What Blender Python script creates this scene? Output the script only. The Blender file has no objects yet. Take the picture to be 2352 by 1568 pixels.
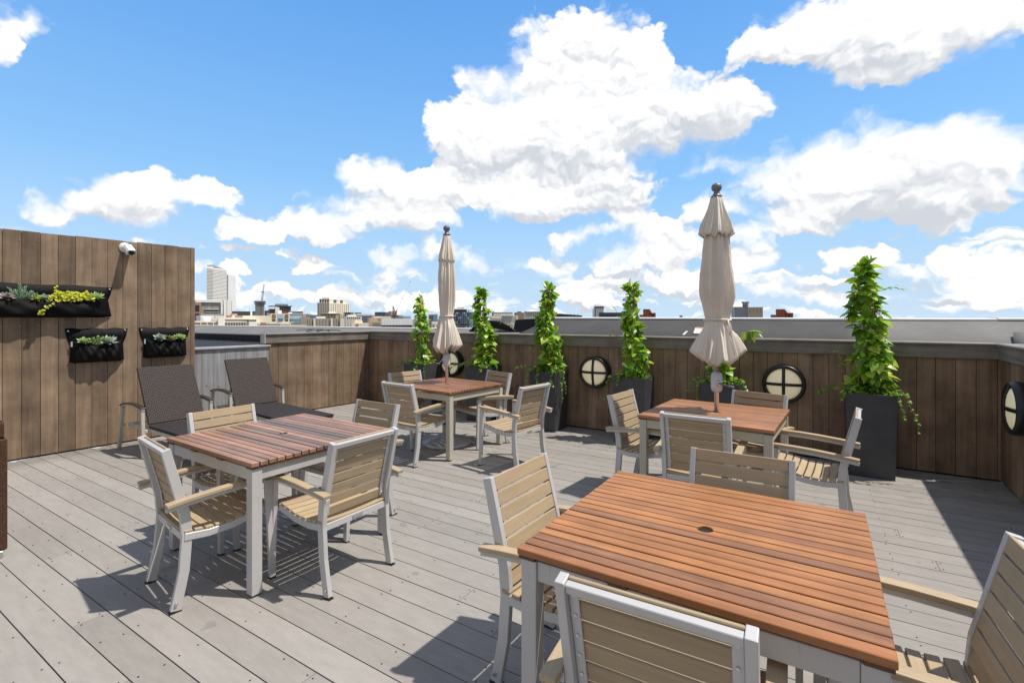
import bpy, math, random
from mathutils import Vector, Matrix
R = math.radians
sc = bpy.context.scene
COL = sc.collection
A = R(31.9)                      # camera yaw against the deck boards
F, CX, HY, H = 1115.0, 1176.0, 731.0, 1.52   # focal length, centre and horizon in 2352 px pixels; eye height

# ------------------------------------------------------------------ helpers
class MB:
    def __init__(s): s.v = []; s.f = []; s.m = []; s.sm = []
    def add(s, vs, fs, m=0, smooth=False):
        b = len(s.v); s.v += [tuple(p) for p in vs]
        for f in fs: s.f.append(tuple(b + i for i in f)); s.m.append(m); s.sm.append(smooth)
    def box(s, c, d, rot=None, m=0):
        x, y, z = d[0]/2, d[1]/2, d[2]/2
        vs = [Vector(p) for p in ((-x,-y,-z),(x,-y,-z),(x,y,-z),(-x,y,-z),(-x,-y,z),(x,-y,z),(x,y,z),(-x,y,z))]
        if rot is not None: vs = [rot @ p for p in vs]
        vs = [p + Vector(c) for p in vs]
        s.add(vs, [(3,2,1,0),(4,5,6,7),(0,1,5,4),(1,2,6,5),(2,3,7,6),(3,0,4,7)], m)
    def bx(s, x0, x1, y0, y1, z0, z1, m=0):
        s.box(((x0+x1)/2,(y0+y1)/2,(z0+z1)/2), (x1-x0,y1-y0,z1-z0), None, m)
    def loft(s, rings, m=0, caps=True, closed=True, smooth=False):
        n = len(rings[0]); vs = [p for r in rings for p in r]; fs = []
        for i in range(len(rings)-1):
            for j in range(n if closed else n-1):
                k = (j+1) % n
                fs.append((i*n+j, i*n+k, (i+1)*n+k, (i+1)*n+j))
        s.add(vs, fs, m, smooth)
        if caps and closed:
            b = len(s.v) - len(vs)
            s.f.append(tuple(b+i for i in reversed(range(n)))); s.m.append(m); s.sm.append(False)
            s.f.append(tuple(b+(len(rings)-1)*n+i for i in range(n))); s.m.append(m); s.sm.append(False)
    def sweep(s, path, hx, hd, m=0):          # rectangular bar along a path lying mostly in the YZ plane
        rings = []
        for i, p in enumerate(path):
            a = Vector(path[max(i-1,0)]); b = Vector(path[min(i+1,len(path)-1)])
            t = (b-a).normalized(); nrm = t.cross(Vector((1,0,0))).normalized()
            p = Vector(p); X = Vector((hx if not hasattr(hx,'__len__') else hx[i],0,0))
            D = nrm*(hd if not hasattr(hd,'__len__') else hd[i])
            rings.append([p-X-D, p+X-D, p+X+D, p-X+D])
        s.loft(rings, m)
    def tube(s, path, r, n=8, m=0, smooth=True):
        rings = []
        up = Vector((.12,.07,1)).normalized()
        for i, p in enumerate(path):
            a = Vector(path[max(i-1,0)]); b = Vector(path[min(i+1,len(path)-1)])
            t = (b-a).normalized(); u = t.cross(up)
            if u.length < .05: u = t.cross(Vector((1,0,0)))
            u.normalize(); w = t.cross(u)
            rr = r[i] if hasattr(r,'__len__') else r
            rings.append([Vector(p)+(u*math.cos(2*math.pi*k/n)+w*math.sin(2*math.pi*k/n))*rr for k in range(n)])
        s.loft(rings, m, True, True, smooth)
    def lathe(s, prof, n=32, m=0, mat=None, smooth=True):
        rings = [[Vector((r*math.cos(2*math.pi*k/n), r*math.sin(2*math.pi*k/n), z)) for k in range(n)] for r, z in prof]
        if mat is not None: rings = [[mat @ p for p in q] for q in rings]
        s.loft(rings, m, True, True, smooth)
    def poly(s, pts, y0, y1, axis='y', m=0):      # prism of a 2-D outline
        n = len(pts)
        if axis == 'y': a = [(x,y0,z) for x,z in pts]; b = [(x,y1,z) for x,z in pts]
        elif axis == 'x': a = [(y0,x,z) for x,z in pts]; b = [(y1,x,z) for x,z in pts]
        else: a = [(x,z,y0) for x,z in pts]; b = [(x,z,y1) for x,z in pts]
        s.add(a+b, [tuple(range(n)), tuple(range(2*n-1,n-1,-1))] + [(i,i+n,(i+1)%n+n,(i+1)%n) for i in range(n)], m)
    def build(s, name, mats, parent=None, bevel=0, seg=1, loc=None, fix=True):
        me = bpy.data.meshes.new(name); me.from_pydata(s.v, [], s.f)
        if not isinstance(mats,(list,tuple)): mats = [mats]
        for m in mats: me.materials.append(m)
        for p, i, q in zip(me.polygons, s.m, s.sm): p.material_index = i; p.use_smooth = q
        if fix:
            import bmesh
            bm = bmesh.new(); bm.from_mesh(me); bmesh.ops.recalc_face_normals(bm, faces=bm.faces[:]); bm.to_mesh(me); bm.free()
        me.update()
        o = bpy.data.objects.new(name, me); COL.objects.link(o)
        if parent is not None: o.parent = parent
        if loc is not None: o.location = loc
        if bevel:
            b = o.modifiers.new('b','BEVEL'); b.width = bevel; b.segments = seg; b.limit_method = 'ANGLE'; b.angle_limit = R(40)
        return o

def tag(o, label=None, cat=None, group=None, kind=None):
    if label: o['label'] = label
    if cat: o['category'] = cat
    if group: o['group'] = group
    if kind: o['kind'] = kind
    return o
def thing(name, label, cat, loc=(0,0,0), rz=0, group=None):
    o = bpy.data.objects.new(name, None); COL.objects.link(o); o.empty_display_size = .1
    o.location = loc; o.rotation_euler = (0,0,rz)
    return tag(o, label, cat, group)
def copy_tree(o, parent=None):
    c = o.copy(); COL.objects.link(c)
    if parent is not None: c.parent = parent
    for ch in list(o.children): copy_tree(ch, c)
    return c
def cam2w(x, y): return (x*math.cos(A) - y*math.sin(A), x*math.sin(A) + y*math.cos(A))
def smooth(x, a, b):
    t = min(1, max(0, (x-a)/(b-a))); return t*t*(3-2*t)
def lerp(pts, x):
    for (a, p), (b, q) in zip(pts, pts[1:]):
        if x <= b:
            t = 0 if b == a else max(0, (x-a)/(b-a)); return p + (q-p)*t
    return pts[-1][1]
def text_mesh(body, size, name, mat, parent, loc, rot, sx=1.0):
    cu = bpy.data.curves.new(name, 'FONT'); cu.body = body; cu.size = size; cu.align_x = 'CENTER'; cu.align_y = 'CENTER'; cu.offset = size*.012
    t = bpy.data.objects.new('t', cu); COL.objects.link(t)
    me = bpy.data.meshes.new_from_object(t.evaluated_get(bpy.context.evaluated_depsgraph_get()))
    bpy.data.objects.remove(t); me.materials.clear(); me.materials.append(mat); me.name = name
    o = bpy.data.objects.new(name, me); COL.objects.link(o); o.parent = parent; o.location = loc; o.rotation_euler = rot; o.scale = (sx,1,1)
    return o

# ------------------------------------------------------------------ materials
class NT:
    def __init__(s, name):
        s.mat = bpy.data.materials.new(name); s.mat.use_nodes = True
        s.t = s.mat.node_tree; s.b = s.t.nodes['Principled BSDF']
    def n(s, typ, **k):
        o = s.t.nodes.new(typ)
        for a, b in k.items(): setattr(o, a, b)
        return o
    def l(s, a, b): s.t.links.new(a, b)
    def coord(s, scale=(1,1,1), src='Object'):
        tc = s.n('ShaderNodeTexCoord'); mp = s.n('ShaderNodeMapping'); mp.inputs['Scale'].default_value = scale
        s.l(tc.outputs[src], mp.inputs['Vector']); return mp.outputs[0]
    def noise(s, vec, scale=5, detail=4, rough=.55, dist=0):
        o = s.n('ShaderNodeTexNoise'); o.inputs['Scale'].default_value = scale; o.inputs['Detail'].default_value = detail
        o.inputs['Roughness'].default_value = rough; o.inputs['Distortion'].default_value = dist
        s.l(vec, o.inputs['Vector']); return o.outputs['Fac']
    def ramp(s, fac, stops, interp='LINEAR'):
        o = s.n('ShaderNodeValToRGB'); e = o.color_ramp.elements; o.color_ramp.interpolation = interp
        while len(e) < len(stops): e.new(.5)
        for q, (p, c) in zip(e, stops): q.position = p; q.color = (c[0],c[1],c[2],1) if hasattr(c,'__len__') else (c,c,c,1)
        s.l(fac, o.inputs[0]); return o.outputs[0]
    def mix(s, fac, a, b, mode='MIX'):
        o = s.n('ShaderNodeMix', data_type='RGBA', blend_type=mode)
        for v, i in ((fac,0),(a,6),(b,7)):
            if hasattr(v,'is_linked'): s.l(v, o.inputs[i])
            else: o.inputs[i].default_value = v if not hasattr(v,'__len__') else (v[0],v[1],v[2],1)
        return o.outputs[2]
    def math(s, op, a, b=0, c=0, clamp=False):
        o = s.n('ShaderNodeMath', operation=op, use_clamp=clamp)
        for v, i in ((a,0),(b,1),(c,2)):
            if hasattr(v,'is_linked'): s.l(v, o.inputs[i])
            else: o.inputs[i].default_value = v
        return o.outputs[0]
    def island(s): return s.n('ShaderNodeNewGeometry').outputs['Random Per Island']
    def objrand(s): return s.n('ShaderNodeObjectInfo').outputs['Random']
    def bump(s, h, strength=.3, dist=.01):
        o = s.n('ShaderNodeBump'); o.inputs['Strength'].default_value = strength; o.inputs['Distance'].default_value = dist
        s.l(h, o.inputs['Height']); s.l(o.outputs[0], s.b.inputs['Normal'])
    def done(s, col, rough=.5, metal=0, spec=.5):
        for v, k in ((col,'Base Color'),(rough,'Roughness'),(metal,'Metallic'),(spec,'Specular IOR Level')):
            if hasattr(v,'is_linked'): s.l(v, s.b.inputs[k])
            else: s.b.inputs[k].default_value = v if not hasattr(v,'__len__') else (v[0],v[1],v[2],1)
        return s.mat
def plain(name, col, rough=.5, metal=0, var=.12, nscale=6, spec=.5, bump=0):
    t = NT(name); v = t.coord(); n = t.noise(v, nscale, 5)
    c = t.mix(t.ramp(n, [(.3,0),(.7,1)]), [x*(1-var) for x in col], [min(1,x*(1+var)) for x in col])
    if bump: t.bump(t.noise(v, nscale*25, 3), bump, .002)
    return t.done(c, rough, metal, spec)
def hv(t, c, val, hue=None):
    o = t.n('ShaderNodeHueSaturation'); t.l(c, o.inputs['Color'])
    if hasattr(val,'is_linked'): t.l(val, o.inputs['Value'])
    else: o.inputs['Value'].default_value = val
    return o.outputs[0]
def wood(name, stops, sc_, rough=.5, grain=30, val=(.8,1.2), axis='x', bstr=.25, spec=.4, blot=.3, gr=(.62,1.25)):
    """planks: colour picked per plank, grain drawn along the plank"""
    t = NT(name)
    st = {'x': (.06,1,1), 'z': (1,1,.05), 'y': (1,.06,1)}[axis]
    v = t.coord(st); isl = t.island()
    vo = t.n('ShaderNodeVectorMath', operation='ADD'); t.l(v, vo.inputs[0])
    cm = t.n('ShaderNodeCombineXYZ')
    for i in range(3): t.l(t.math('MULTIPLY', isl, 37.0+11*i), cm.inputs[i])
    t.l(cm.outputs[0], vo.inputs[1]); v2 = vo.outputs[0]
    g = t.noise(v2, grain, 6, .6, .4); g2 = t.noise(v2, grain*4, 3, .6)
    base = t.ramp(isl, stops)
    gm = t.math('ADD', t.math('MULTIPLY', g, .75), t.math('MULTIPLY', g2, .25))
    c = t.mix(t.ramp(gm, [(.3,0),(.72,1)]), [gr[0]]*3, [gr[1]]*3)
    c = t.mix(1.0, base, c, 'MULTIPLY')
    b = t.noise(t.coord((1,1,1)), sc_, 4, .6)
    c = hv(t, c, t.math('ADD', 1-blot/2, t.math('MULTIPLY', t.ramp(b,[(.3,0),(.7,1)]), blot)))
    c = hv(t, c, t.math('MULTIPLY_ADD', t.objrand(), .16, .92))
    t.bump(gm, bstr, .004)
    return t.done(c, rough, 0, spec)

M = {}
# deck: grey composite boards, a wet-looking residue along the tall wall, dark water spots near the planters
t = NT('deck_board'); isl = t.island(); v = t.coord((.25,1,1))
vo = t.n('ShaderNodeVectorMath', operation='ADD'); t.l(v, vo.inputs[0]); cm = t.n('ShaderNodeCombineXYZ')
for i in range(3): t.l(t.math('MULTIPLY', isl, 53.0+i*7), cm.inputs[i])
t.l(cm.outputs[0], vo.inputs[1])
g = t.noise(vo.outputs[0], 26, 8, .72); big = t.noise(t.coord(), 1.3, 4, .6); fine = t.noise(t.coord((.2,1,1)), 260, 3, .7)
col = t.ramp(isl, [(0,(.255,.239,.219)),(.25,(.30,.282,.259)),(.5,(.272,.255,.234)),(.75,(.318,.299,.275)),(1,(.285,.267,.246))])
col = hv(t, col, t.math('ADD', .50, t.math('ADD', t.math('MULTIPLY', g, .50), t.math('ADD', t.math('MULTIPLY', big, .24), t.math('MULTIPLY', fine, .22)))))
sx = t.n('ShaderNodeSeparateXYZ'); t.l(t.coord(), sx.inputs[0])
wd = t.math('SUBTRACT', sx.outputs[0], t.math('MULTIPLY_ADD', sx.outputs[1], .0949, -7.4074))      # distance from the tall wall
rn = t.noise(t.coord((1,1.6,1)), 2.6, 5, .6)
edge = t.math('SUBTRACT', t.math('MULTIPLY', t.math('SUBTRACT', rn, .49), 1.5), wd)      # stain reaches out only where the noise is high
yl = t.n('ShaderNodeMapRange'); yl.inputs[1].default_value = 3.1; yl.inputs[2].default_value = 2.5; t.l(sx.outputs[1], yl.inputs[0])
resid = t.math('MULTIPLY', t.ramp(t.math('ADD', edge, .5), [(.50,0),(.512,1)]), t.math('MULTIPLY', yl.outputs[0], .8))
wall_band = t.math('SUBTRACT', t.math('MULTIPLY', t.noise(t.coord((1,.7,1)), 3.1, 5, .6), .75), wd)        # darker band along the wall with a noisy outer edge
wall_band = t.math('MULTIPLY', t.ramp(t.math('ADD', wall_band, .5), [(.44,0),(.62,1)]), t.math('MULTIPLY', yl.outputs[0], .42))
col = t.mix(wall_band, col, (.10,.095,.088))
col = t.mix(resid, col, (.52,.57,.66))
spots = t.noise(t.coord((1,1.6,1)), 7.5, 3, .5)
smask = t.math('MULTIPLY', t.ramp(spots, [(.60,0),(.66,1)]), t.ramp(sx.outputs[1], [(.0,0),(.01,0)]))
ym = t.n('ShaderNodeMapRange'); ym.inputs[1].default_value = 4.7; ym.inputs[2].default_value = 5.9; t.l(sx.outputs[1], ym.inputs[0])
smask = t.math('MULTIPLY', t.ramp(spots, [(.55,0),(.62,1)]), t.math('MULTIPLY', ym.outputs[0], .45))
col = t.mix(smask, col, (.09,.085,.08))
dots = t.noise(t.coord(), 5.2, 2, .4)
col = t.mix(t.math('MULTIPLY', t.ramp(dots, [(.70,0),(.72,1)]), .3), col, (.10,.095,.09))
t.bump(t.math('ADD', g, fine), .16, .003)
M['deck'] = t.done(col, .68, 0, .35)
M['screw'] = plain('deck_screw', (.045,.03,.025), .5, .2)
M['void'] = plain('dark_gap', (.012,.011,.010), .9)
WS = [(0,(.21,.145,.092)),(.25,(.255,.178,.115)),(.5,(.165,.116,.077)),(.75,(.29,.205,.135)),(1,(.225,.157,.105))]
M['plank'] = wood('stained_plank', WS, 3.4, .62, 14, axis='z', blot=.62, spec=.3, gr=(.58,1.28))
M['plank_back'] = wood('stained_plank_warm', [(0,(.245,.16,.10)),(.3,(.29,.19,.12)),(.6,(.205,.132,.085)),(1,(.325,.215,.138))], 3.0, .6, 14, axis='z', blot=.65, spec=.3, gr=(.58,1.28))
M['fascia'] = wood('weathered_fascia', [(0,(.19,.165,.14)),(1,(.23,.20,.165))], 5.0, .55, 26, axis='x', blot=.5, spec=.5)
M['gray_plank'] = wood('grey_plank', [(0,(.30,.30,.31)),(1,(.36,.36,.37))], 4.0, .6, 20, axis='z', blot=.15, bstr=.1)
M['gray_cap'] = plain('grey_cap', (.40,.39,.38), .55)
def slat(name, stops, rough): return wood(name, stops, 6, rough, 22, axis='x', blot=.28, spec=.45, bstr=.15)
M['slat_orange'] = slat('oiled_orange_slat', [(0,(.40,.165,.058)),(.3,(.46,.20,.070)),(.55,(.42,.178,.062)),(.88,(.37,.152,.058)),(.95,(.28,.13,.064)),(1,(.41,.175,.062))], .42)
M['slat_mixed'] = slat('weathered_mixed_slat', [(0,(.33,.165,.10)),(.2,(.16,.118,.092)),(.4,(.40,.215,.135)),(.6,(.14,.105,.085)),(.8,(.35,.18,.108)),(1,(.23,.14,.10))], .4)
M['slat_red'] = slat('dark_red_slat', [(0,(.26,.115,.055)),(.3,(.31,.14,.065)),(.6,(.22,.095,.048)),(1,(.34,.155,.075))], .38)
M['slat_orange2'] = slat('oiled_brown_slat', [(0,(.34,.16,.075)),(.3,(.40,.19,.088)),(.6,(.30,.135,.065)),(1,(.43,.20,.092))], .45)
M['batten'] = plain('dark_batten', (.10,.05,.028), .6)
M['alu'] = plain('silver_painted_aluminium', (.535,.53,.525), .38, .15, .06, 3)
t = NT('off_white_table_frame'); v = t.coord(); n = t.noise(v, 5, 5); st = t.noise(v, 14, 5, .65); zz = t.n('ShaderNodeSeparateXYZ'); t.l(v, zz.inputs[0])
zm_ = t.n('ShaderNodeMapRange'); t.l(zz.outputs[2], zm_.inputs[0]); zm_.inputs[1].default_value = .56; zm_.inputs[2].default_value = .70
c = t.mix(n, (.47,.46,.445), (.53,.52,.505)); c = t.mix(t.math('MULTIPLY', t.ramp(st, [(.58,0),(.68,1)]), t.math('MULTIPLY', zm_.outputs[0], .5)), c, (.36,.26,.11))
c = t.mix(t.math('MULTIPLY', t.ramp(t.noise(t.coord((9,9,1)), 11, 3), [(.66,0),(.72,1)]), .35), c, (.22,.21,.20)); M['frame_white'] = t.done(c, .42, .05)
M['frame_beige'] = plain('beige_table_frame', (.47,.44,.36), .45, 0, .08, 5)
M['tan'] = wood('tan_composite_slat', [(0,(.415,.318,.20)),(.5,(.445,.342,.217)),(1,(.395,.30,.188))], 8, .5, 60, axis='x', blot=.08, bstr=.05, spec=.35, gr=(.85,1.1))
M['tan_arm'] = wood('tan_arm_slat', [(0,(.43,.33,.21)),(1,(.46,.353,.226))], 8, .48, 60, axis='y', blot=.08, bstr=.05, gr=(.85,1.1))
M['black'] = plain('black_plastic', (.012,.012,.013), .45)
M['steel'] = plain('brushed_steel', (.55,.55,.55), .25, .9, .05)
M['planter'] = plain('charcoal_planter', (.050,.051,.058), .42, 0, .25, 5, .5, .12)
M['soil'] = plain('soil', (.03,.022,.016), .95)
M['lampblack'] = plain('black_lamp_housing', (.011,.012,.013), .38, 0, .1, 8, .5, .15)
t = NT('frosted_lamp_glass'); n = t.noise(t.coord(), 60, 4)
M['lampglass'] = t.done(t.mix(n, (.86,.76,.50), (.90,.81,.56)), .4)
t.b.inputs['Emission Color'].default_value = (1,.84,.53,1); t.b.inputs['Emission Strength'].default_value = .16  # faint glow added to lift the glass, dull on the shaded wall
t = NT('cream_canvas'); v = t.coord(); n = t.noise(v, 7, 5); w = t.noise(v, 420, 2)
c = t.mix(n, (.69,.62,.525), (.77,.70,.61)); t.bump(t.math('ADD', w, t.math('MULTIPLY', n, .6)), .2, .002)
M['canvas'] = t.done(c, .85, 0, .15)
t.b.inputs['Transmission Weight'].default_value = 0
M['finial'] = plain('grey_finial', (.17,.18,.18), .4)
M['crank'] = plain('grey_crank_housing', (.60,.60,.61), .45)
M['chrome'] = plain('polished_pole', (.72,.69,.66), .32, .7, .04)
M['basem'] = plain('silver_umbrella_base', (.50,.50,.51), .42, .35, .08, 4)
M['white'] = plain('white_paint', (.78,.78,.77), .4, 0, .03)
M['lens'] = plain('dark_lens', (.008,.009,.012), .12)
M['rivet'] = plain('silver_rivet', (.6,.6,.6), .3, .8)
t = NT('black_felt'); v = t.coord(); n = t.noise(v, 16, 5, .6, .6); w = t.noise(v, 500, 2)
t.bump(t.math('ADD', t.math('MULTIPLY', w, .35), t.math('MULTIPLY', n, 1.0)), .35, .012)
M['felt'] = t.done(t.mix(n, (.0016,.0016,.0017), (.0034,.0033,.0034)), .6, 0, .16)
def membrane(name, a, b, rough=.75):
    t = NT(name); v = t.coord(); n = t.noise(v, 2.2, 7, .65); n2 = t.noise(t.coord((1,4,4)), 9, 5, .7)
    c = t.mix(t.ramp(n, [(.3,0),(.7,1)]), a, b); c = hv(t, c, t.math('ADD', .85, t.math('MULTIPLY', n2, .3)))
    sc1 = t.ramp(t.noise(t.coord((2,2,2)), 3.5, 9, .8, 1.2), [(.63,0),(.68,1)])
    c = t.mix(t.math('MULTIPLY', sc1, .45), c, [min(1,x*1.9) for x in b])
    t.bump(n2, .15, .01); return t.done(c, rough, 0, .3)
M['memb'] = membrane('grey_roof_membrane', (.062,.061,.062), (.085,.083,.083))
M['memb_light'] = membrane('dusty_roof_membrane', (.15,.147,.142), (.20,.195,.188))
M['memb_dark'] = membrane('black_roof_membrane', (.016,.017,.020), (.026,.027,.031))
M['edge'] = plain('white_metal_edge', (.70,.69,.67), .45, .1)
# wicker: woven strands from two crossed bands
def wicker(name, dark, lite, s=1.0, upright=False):
    t = NT(name); v = t.coord((62*s,120*s,120*s))
    if upright:
        a_ = t.n('ShaderNodeSeparateXYZ'); t.l(t.coord((62*s,62*s,120*s)), a_.inputs[0]); b_ = t.n('ShaderNodeCombineXYZ')
        t.l(t.math('ADD', a_.outputs[0], a_.outputs[1]), b_.inputs[0]); t.l(a_.outputs[2], b_.inputs[1]); v = b_.outputs[0]
    br = t.n('ShaderNodeTexBrick'); br.offset = .5; br.inputs['Scale'].default_value = 1.0
    br.inputs['Mortar Size'].default_value = .10; br.inputs['Mortar Smooth'].default_value = .3
    br.inputs['Brick Width'].default_value = 1.0; br.inputs['Row Height'].default_value = 1.0
    t.l(v, br.inputs['Vector'])
    br.inputs['Color1'].default_value = (*dark,1); br.inputs['Color2'].default_value = (*[x*1.5 for x in dark],1); br.inputs['Mortar'].default_value = (*lite,1)
    t.bump(t.math('SUBTRACT', 1, br.outputs['Fac']), .6, .004)
    return t.done(br.outputs['Color'], .68, 0, .18)
M['wicker'] = wicker('dark_grey_wicker', (.026,.0205,.0202), (.105,.088,.079), .45)
M['wicker_seat'] = wicker('charcoal_wicker_seat', (.036,.031,.033), (.016,.014,.014), .8)
M['wicker_brown'] = wicker('brown_wicker', (.085,.043,.026), (.014,.008,.006), .95, True)
M['armdark'] = plain('dark_brown_arm', (.035,.024,.018), .4)
M['lounge_frame'] = plain('cream_aluminium', (.50,.47,.40), .4, .1, .05)
def leafmat(name, stops, rough=.34, trans=.36):
    t = NT(name); isl = t.island(); n = t.noise(t.coord(), 35, 4)
    c = t.ramp(isl, stops); c = hv(t, c, t.math('ADD', .8, t.math('MULTIPLY', n, .4)))
    mat = t.done(c, rough, 0, .5)
    tr = t.n('ShaderNodeBsdfTranslucent'); t.l(hv(t, c, 1.5), tr.inputs[0])
    ms = t.n('ShaderNodeMixShader'); ms.inputs[0].default_value = trans
    out = t.t.nodes['Material Output']; t.l(t.b.outputs[0], ms.inputs[1]); t.l(tr.outputs[0], ms.inputs[2]); t.l(ms.outputs[0], out.inputs[0])
    return mat
M['leaf'] = leafmat('climber_leaf', [(0,(.06,.15,.018)),(.18,(.13,.28,.022)),(.42,(.22,.42,.028)),(.68,(.34,.53,.035)),(.88,(.47,.61,.07)),(1,(.56,.62,.16))])
M['ivy'] = leafmat('ivy_leaf', [(0,(.06,.15,.015)),(.4,(.13,.27,.024)),(.75,(.24,.38,.04)),(1,(.38,.46,.11))])
M['bluegreen'] = leafmat('blue_green_succulent', [(0,(.22,.36,.24)),(.5,(.34,.50,.34)),(1,(.45,.60,.42))], .5, .1)
M['lime'] = leafmat('lime_round_leaf', [(0,(.36,.42,.03)),(.5,(.55,.58,.04)),(1,(.68,.62,.06))], .45, .3)
M['lightgreen'] = leafmat('pale_green_succulent', [(0,(.20,.33,.10)),(.5,(.32,.44,.17)),(1,(.44,.50,.24))], .45, .1)
M['purple'] = leafmat('purple_grey_rosette', [(0,(.22,.17,.16)),(.5,(.34,.29,.27)),(1,(.42,.40,.37))], .5, .05)
M['greyrose'] = leafmat('silver_green_rosette', [(0,(.22,.30,.24)),(1,(.40,.45,.36))], .5, .05)
M['variegated'] = leafmat('variegated_leaf', [(0,(.10,.15,.05)),(.5,(.24,.27,.10)),(1,(.45,.45,.22))], .45, .15)
M['petal'] = leafmat('white_petal', [(0,(.75,.75,.72)),(1,(.85,.84,.80))], .5, .2)
M['yellow'] = plain('yellow_flower_centre', (.75,.50,.05), .6)
M['bamboo'] = plain('bamboo_stake', (.42,.27,.12), .6)
M['stem'] = plain('green_stem', (.16,.24,.06), .6)
M['tag'] = plain('pale_woven_tag', (.30,.40,.42), .6)

# ------------------------------------------------------------------ deck
random.seed(11)
mb = MB(); sp = .148
y = -4.0; k = 0
while y < 6.32:
    cuts = [-8.2]; x = -8.2 + random.uniform(.8,4.8)
    while x < 1.7: cuts.append(x); x += random.uniform(3.0,4.9)
    cuts.append(1.75)
    for a, b in zip(cuts, cuts[1:]): mb.bx(a+.0015, b-.0015, y+.0028, y+sp-.0028, -.025 + random.uniform(0,.0006), random.uniform(-.0008,.0006))
    if y > .2:
        for a in [c for c in cuts[1:-1]]:
            for s in (-.018,.018):
                for q in (.032,sp-.032): mb.poly([(a+s+.0038*math.cos(u*1.047), y+q+.0038*math.sin(u*1.047)) for u in range(6)], .0002, .0022, 'z', 1)
        xx = -7.3
        while xx < 1.5:
            for q in (.030,sp-.030):
                if random.random() < .62:
                    jx, jy = xx+random.uniform(-.012,.012), y+q+random.uniform(-.006,.006)
                    mb.poly([(jx+0.0040*math.cos(u*1.047), jy+.0040*math.sin(u*1.047)) for u in range(6)], .0002, .0022, 'z', 1)
            xx += .406
    y += sp; k += 1
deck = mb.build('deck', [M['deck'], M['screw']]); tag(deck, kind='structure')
mb = MB(); mb.bx(-8.3,1.9,-4.2,6.45,-.12,-.045); tag(mb.build('deck_underlay', M['void']), kind='structure')

# ------------------------------------------------------------------ walls (local x along the wall, the deck lies at -y)
def planks(L, z0, z1, seed, w=.146, ragged=0.0):
    random.seed(seed); mb = MB(); x = 0
    while x < L - .01:
        e = min(x + w, L)
        mb.bx(x+.0022, e-.0022, -.001-random.uniform(0,.0022), .022, z0, z1 + random.uniform(-ragged,ragged))
        x = e
    return mb
def nails(L, zs, w=.146):
    mb = MB(); x = 0
    while x < L-.05:
        for z in zs:
            mb.box((x+w-.016, -.0055, z+random.uniform(-.012,.012)), (.006,.005,.006))
        x += w
    return mb
def cap(parent, x0, x1, top=1.29, name='cap_rail'):
    mb = MB()
    mb.bx(x0, x1, -.030, -.004, 1.140, top-.040)
    mb.bx(x0+.002, x1-.002, -.036, .0, top-.0395, top-.029)
    n = 7; prof = [(.13,top-.0285),(.13,top)] + [(-.040-.012*math.sin(i*math.pi/n), top-.014+.014*math.cos(i*math.pi/n)) for i in range(n+1)]
    mb.poly(prof, x0, x1, 'x')
    return mb.build(name, M['fascia'], parent)
def wall(name, label, loc, rz, L, z1, seed, mat, capx=None, z0=.018, zs=(.35,.95), back=.10, ragged=0):
    w = thing(name, label, 'wall', loc, rz)
    planks(L, z0, z1, seed, ragged=ragged).build('plank_cladding', mat, w)
    mb = MB(); mb.bx(0, L, .024, back, -.02, z1-.02); mb.build('backing', M['void'], w)
    nails(L, zs).build('nail_heads', M['rivet'], w)
    if capx: cap(w, *capx)
    return w
LA = R(84.7)                                      # direction of the left walls
lx, ly = math.cos(LA), math.sin(LA)
WB = wall('low_wood_wall', 'long low brown plank wall behind the planters, with a weathered grey cap rail', (-7.02,6.225,0), 0, 8.5, 1.15, 3, M['plank_back'], (.045,8.47))
L_t = 5.6; E_t = (-7.095,3.30)
WT = wall('tall_wood_wall', 'tall brown vertical plank wall carrying the black pocket planters and camera', (E_t[0]-lx*L_t, E_t[1]-ly*L_t, 0), LA, L_t, 2.465, 5, M['plank'], None, zs=(.4,1.12,1.44,1.85,2.36), back=.16, ragged=.004)
G0 = (-7.235,3.30); Lg = 1.075
WG = thing('grey_panel_wall', 'short pale grey plank panel between the tall wall and low wall', 'wall', (G0[0],G0[1],0), LA)
planks(Lg, .018, 1.085, 9, .15).build('plank_cladding', M['gray_plank'], WG)
mb = MB(); mb.bx(0, Lg, .024, .1, -.02, 1.08); mb.build('backing', M['void'], WG)
mb = MB(); mb.bx(-.01, Lg+.02, -.028, .11, 1.0855, 1.115); mb.build('cap_strip', M['gray_cap'], WG, .003)
mb = MB()
for i in range(7): mb.box((.06+i*.15, -.004, .55+.03*(i%2)), (.012,.004,.010))
mb.build('screw_heads', M['screw'], WG)
S0 = (G0[0]+lx*(Lg+.001), G0[1]+ly*(Lg+.001)); Ls = 1.86
WS_ = wall('low_side_wall', 'low brown plank wall to the right of the grey panel, ending at the corner', (S0[0],S0[1],0), LA, Ls, 1.15, 13, M['plank'], (-.06,Ls-.03), zs=(.3,.75))
mb = MB(); mb.bx(-.082,-.061,-.034,.10,1.135,1.285); mb.build('cap_end_board', M['gray_cap'], WS_, .003)
WR = wall('right_wood_wall', 'brown plank wall running towards the viewer at the right edge', (1.472,6.22,0), R(-91.3), 8.5, 1.15, 17, M['plank_back'], (.055,8.5))

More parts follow.
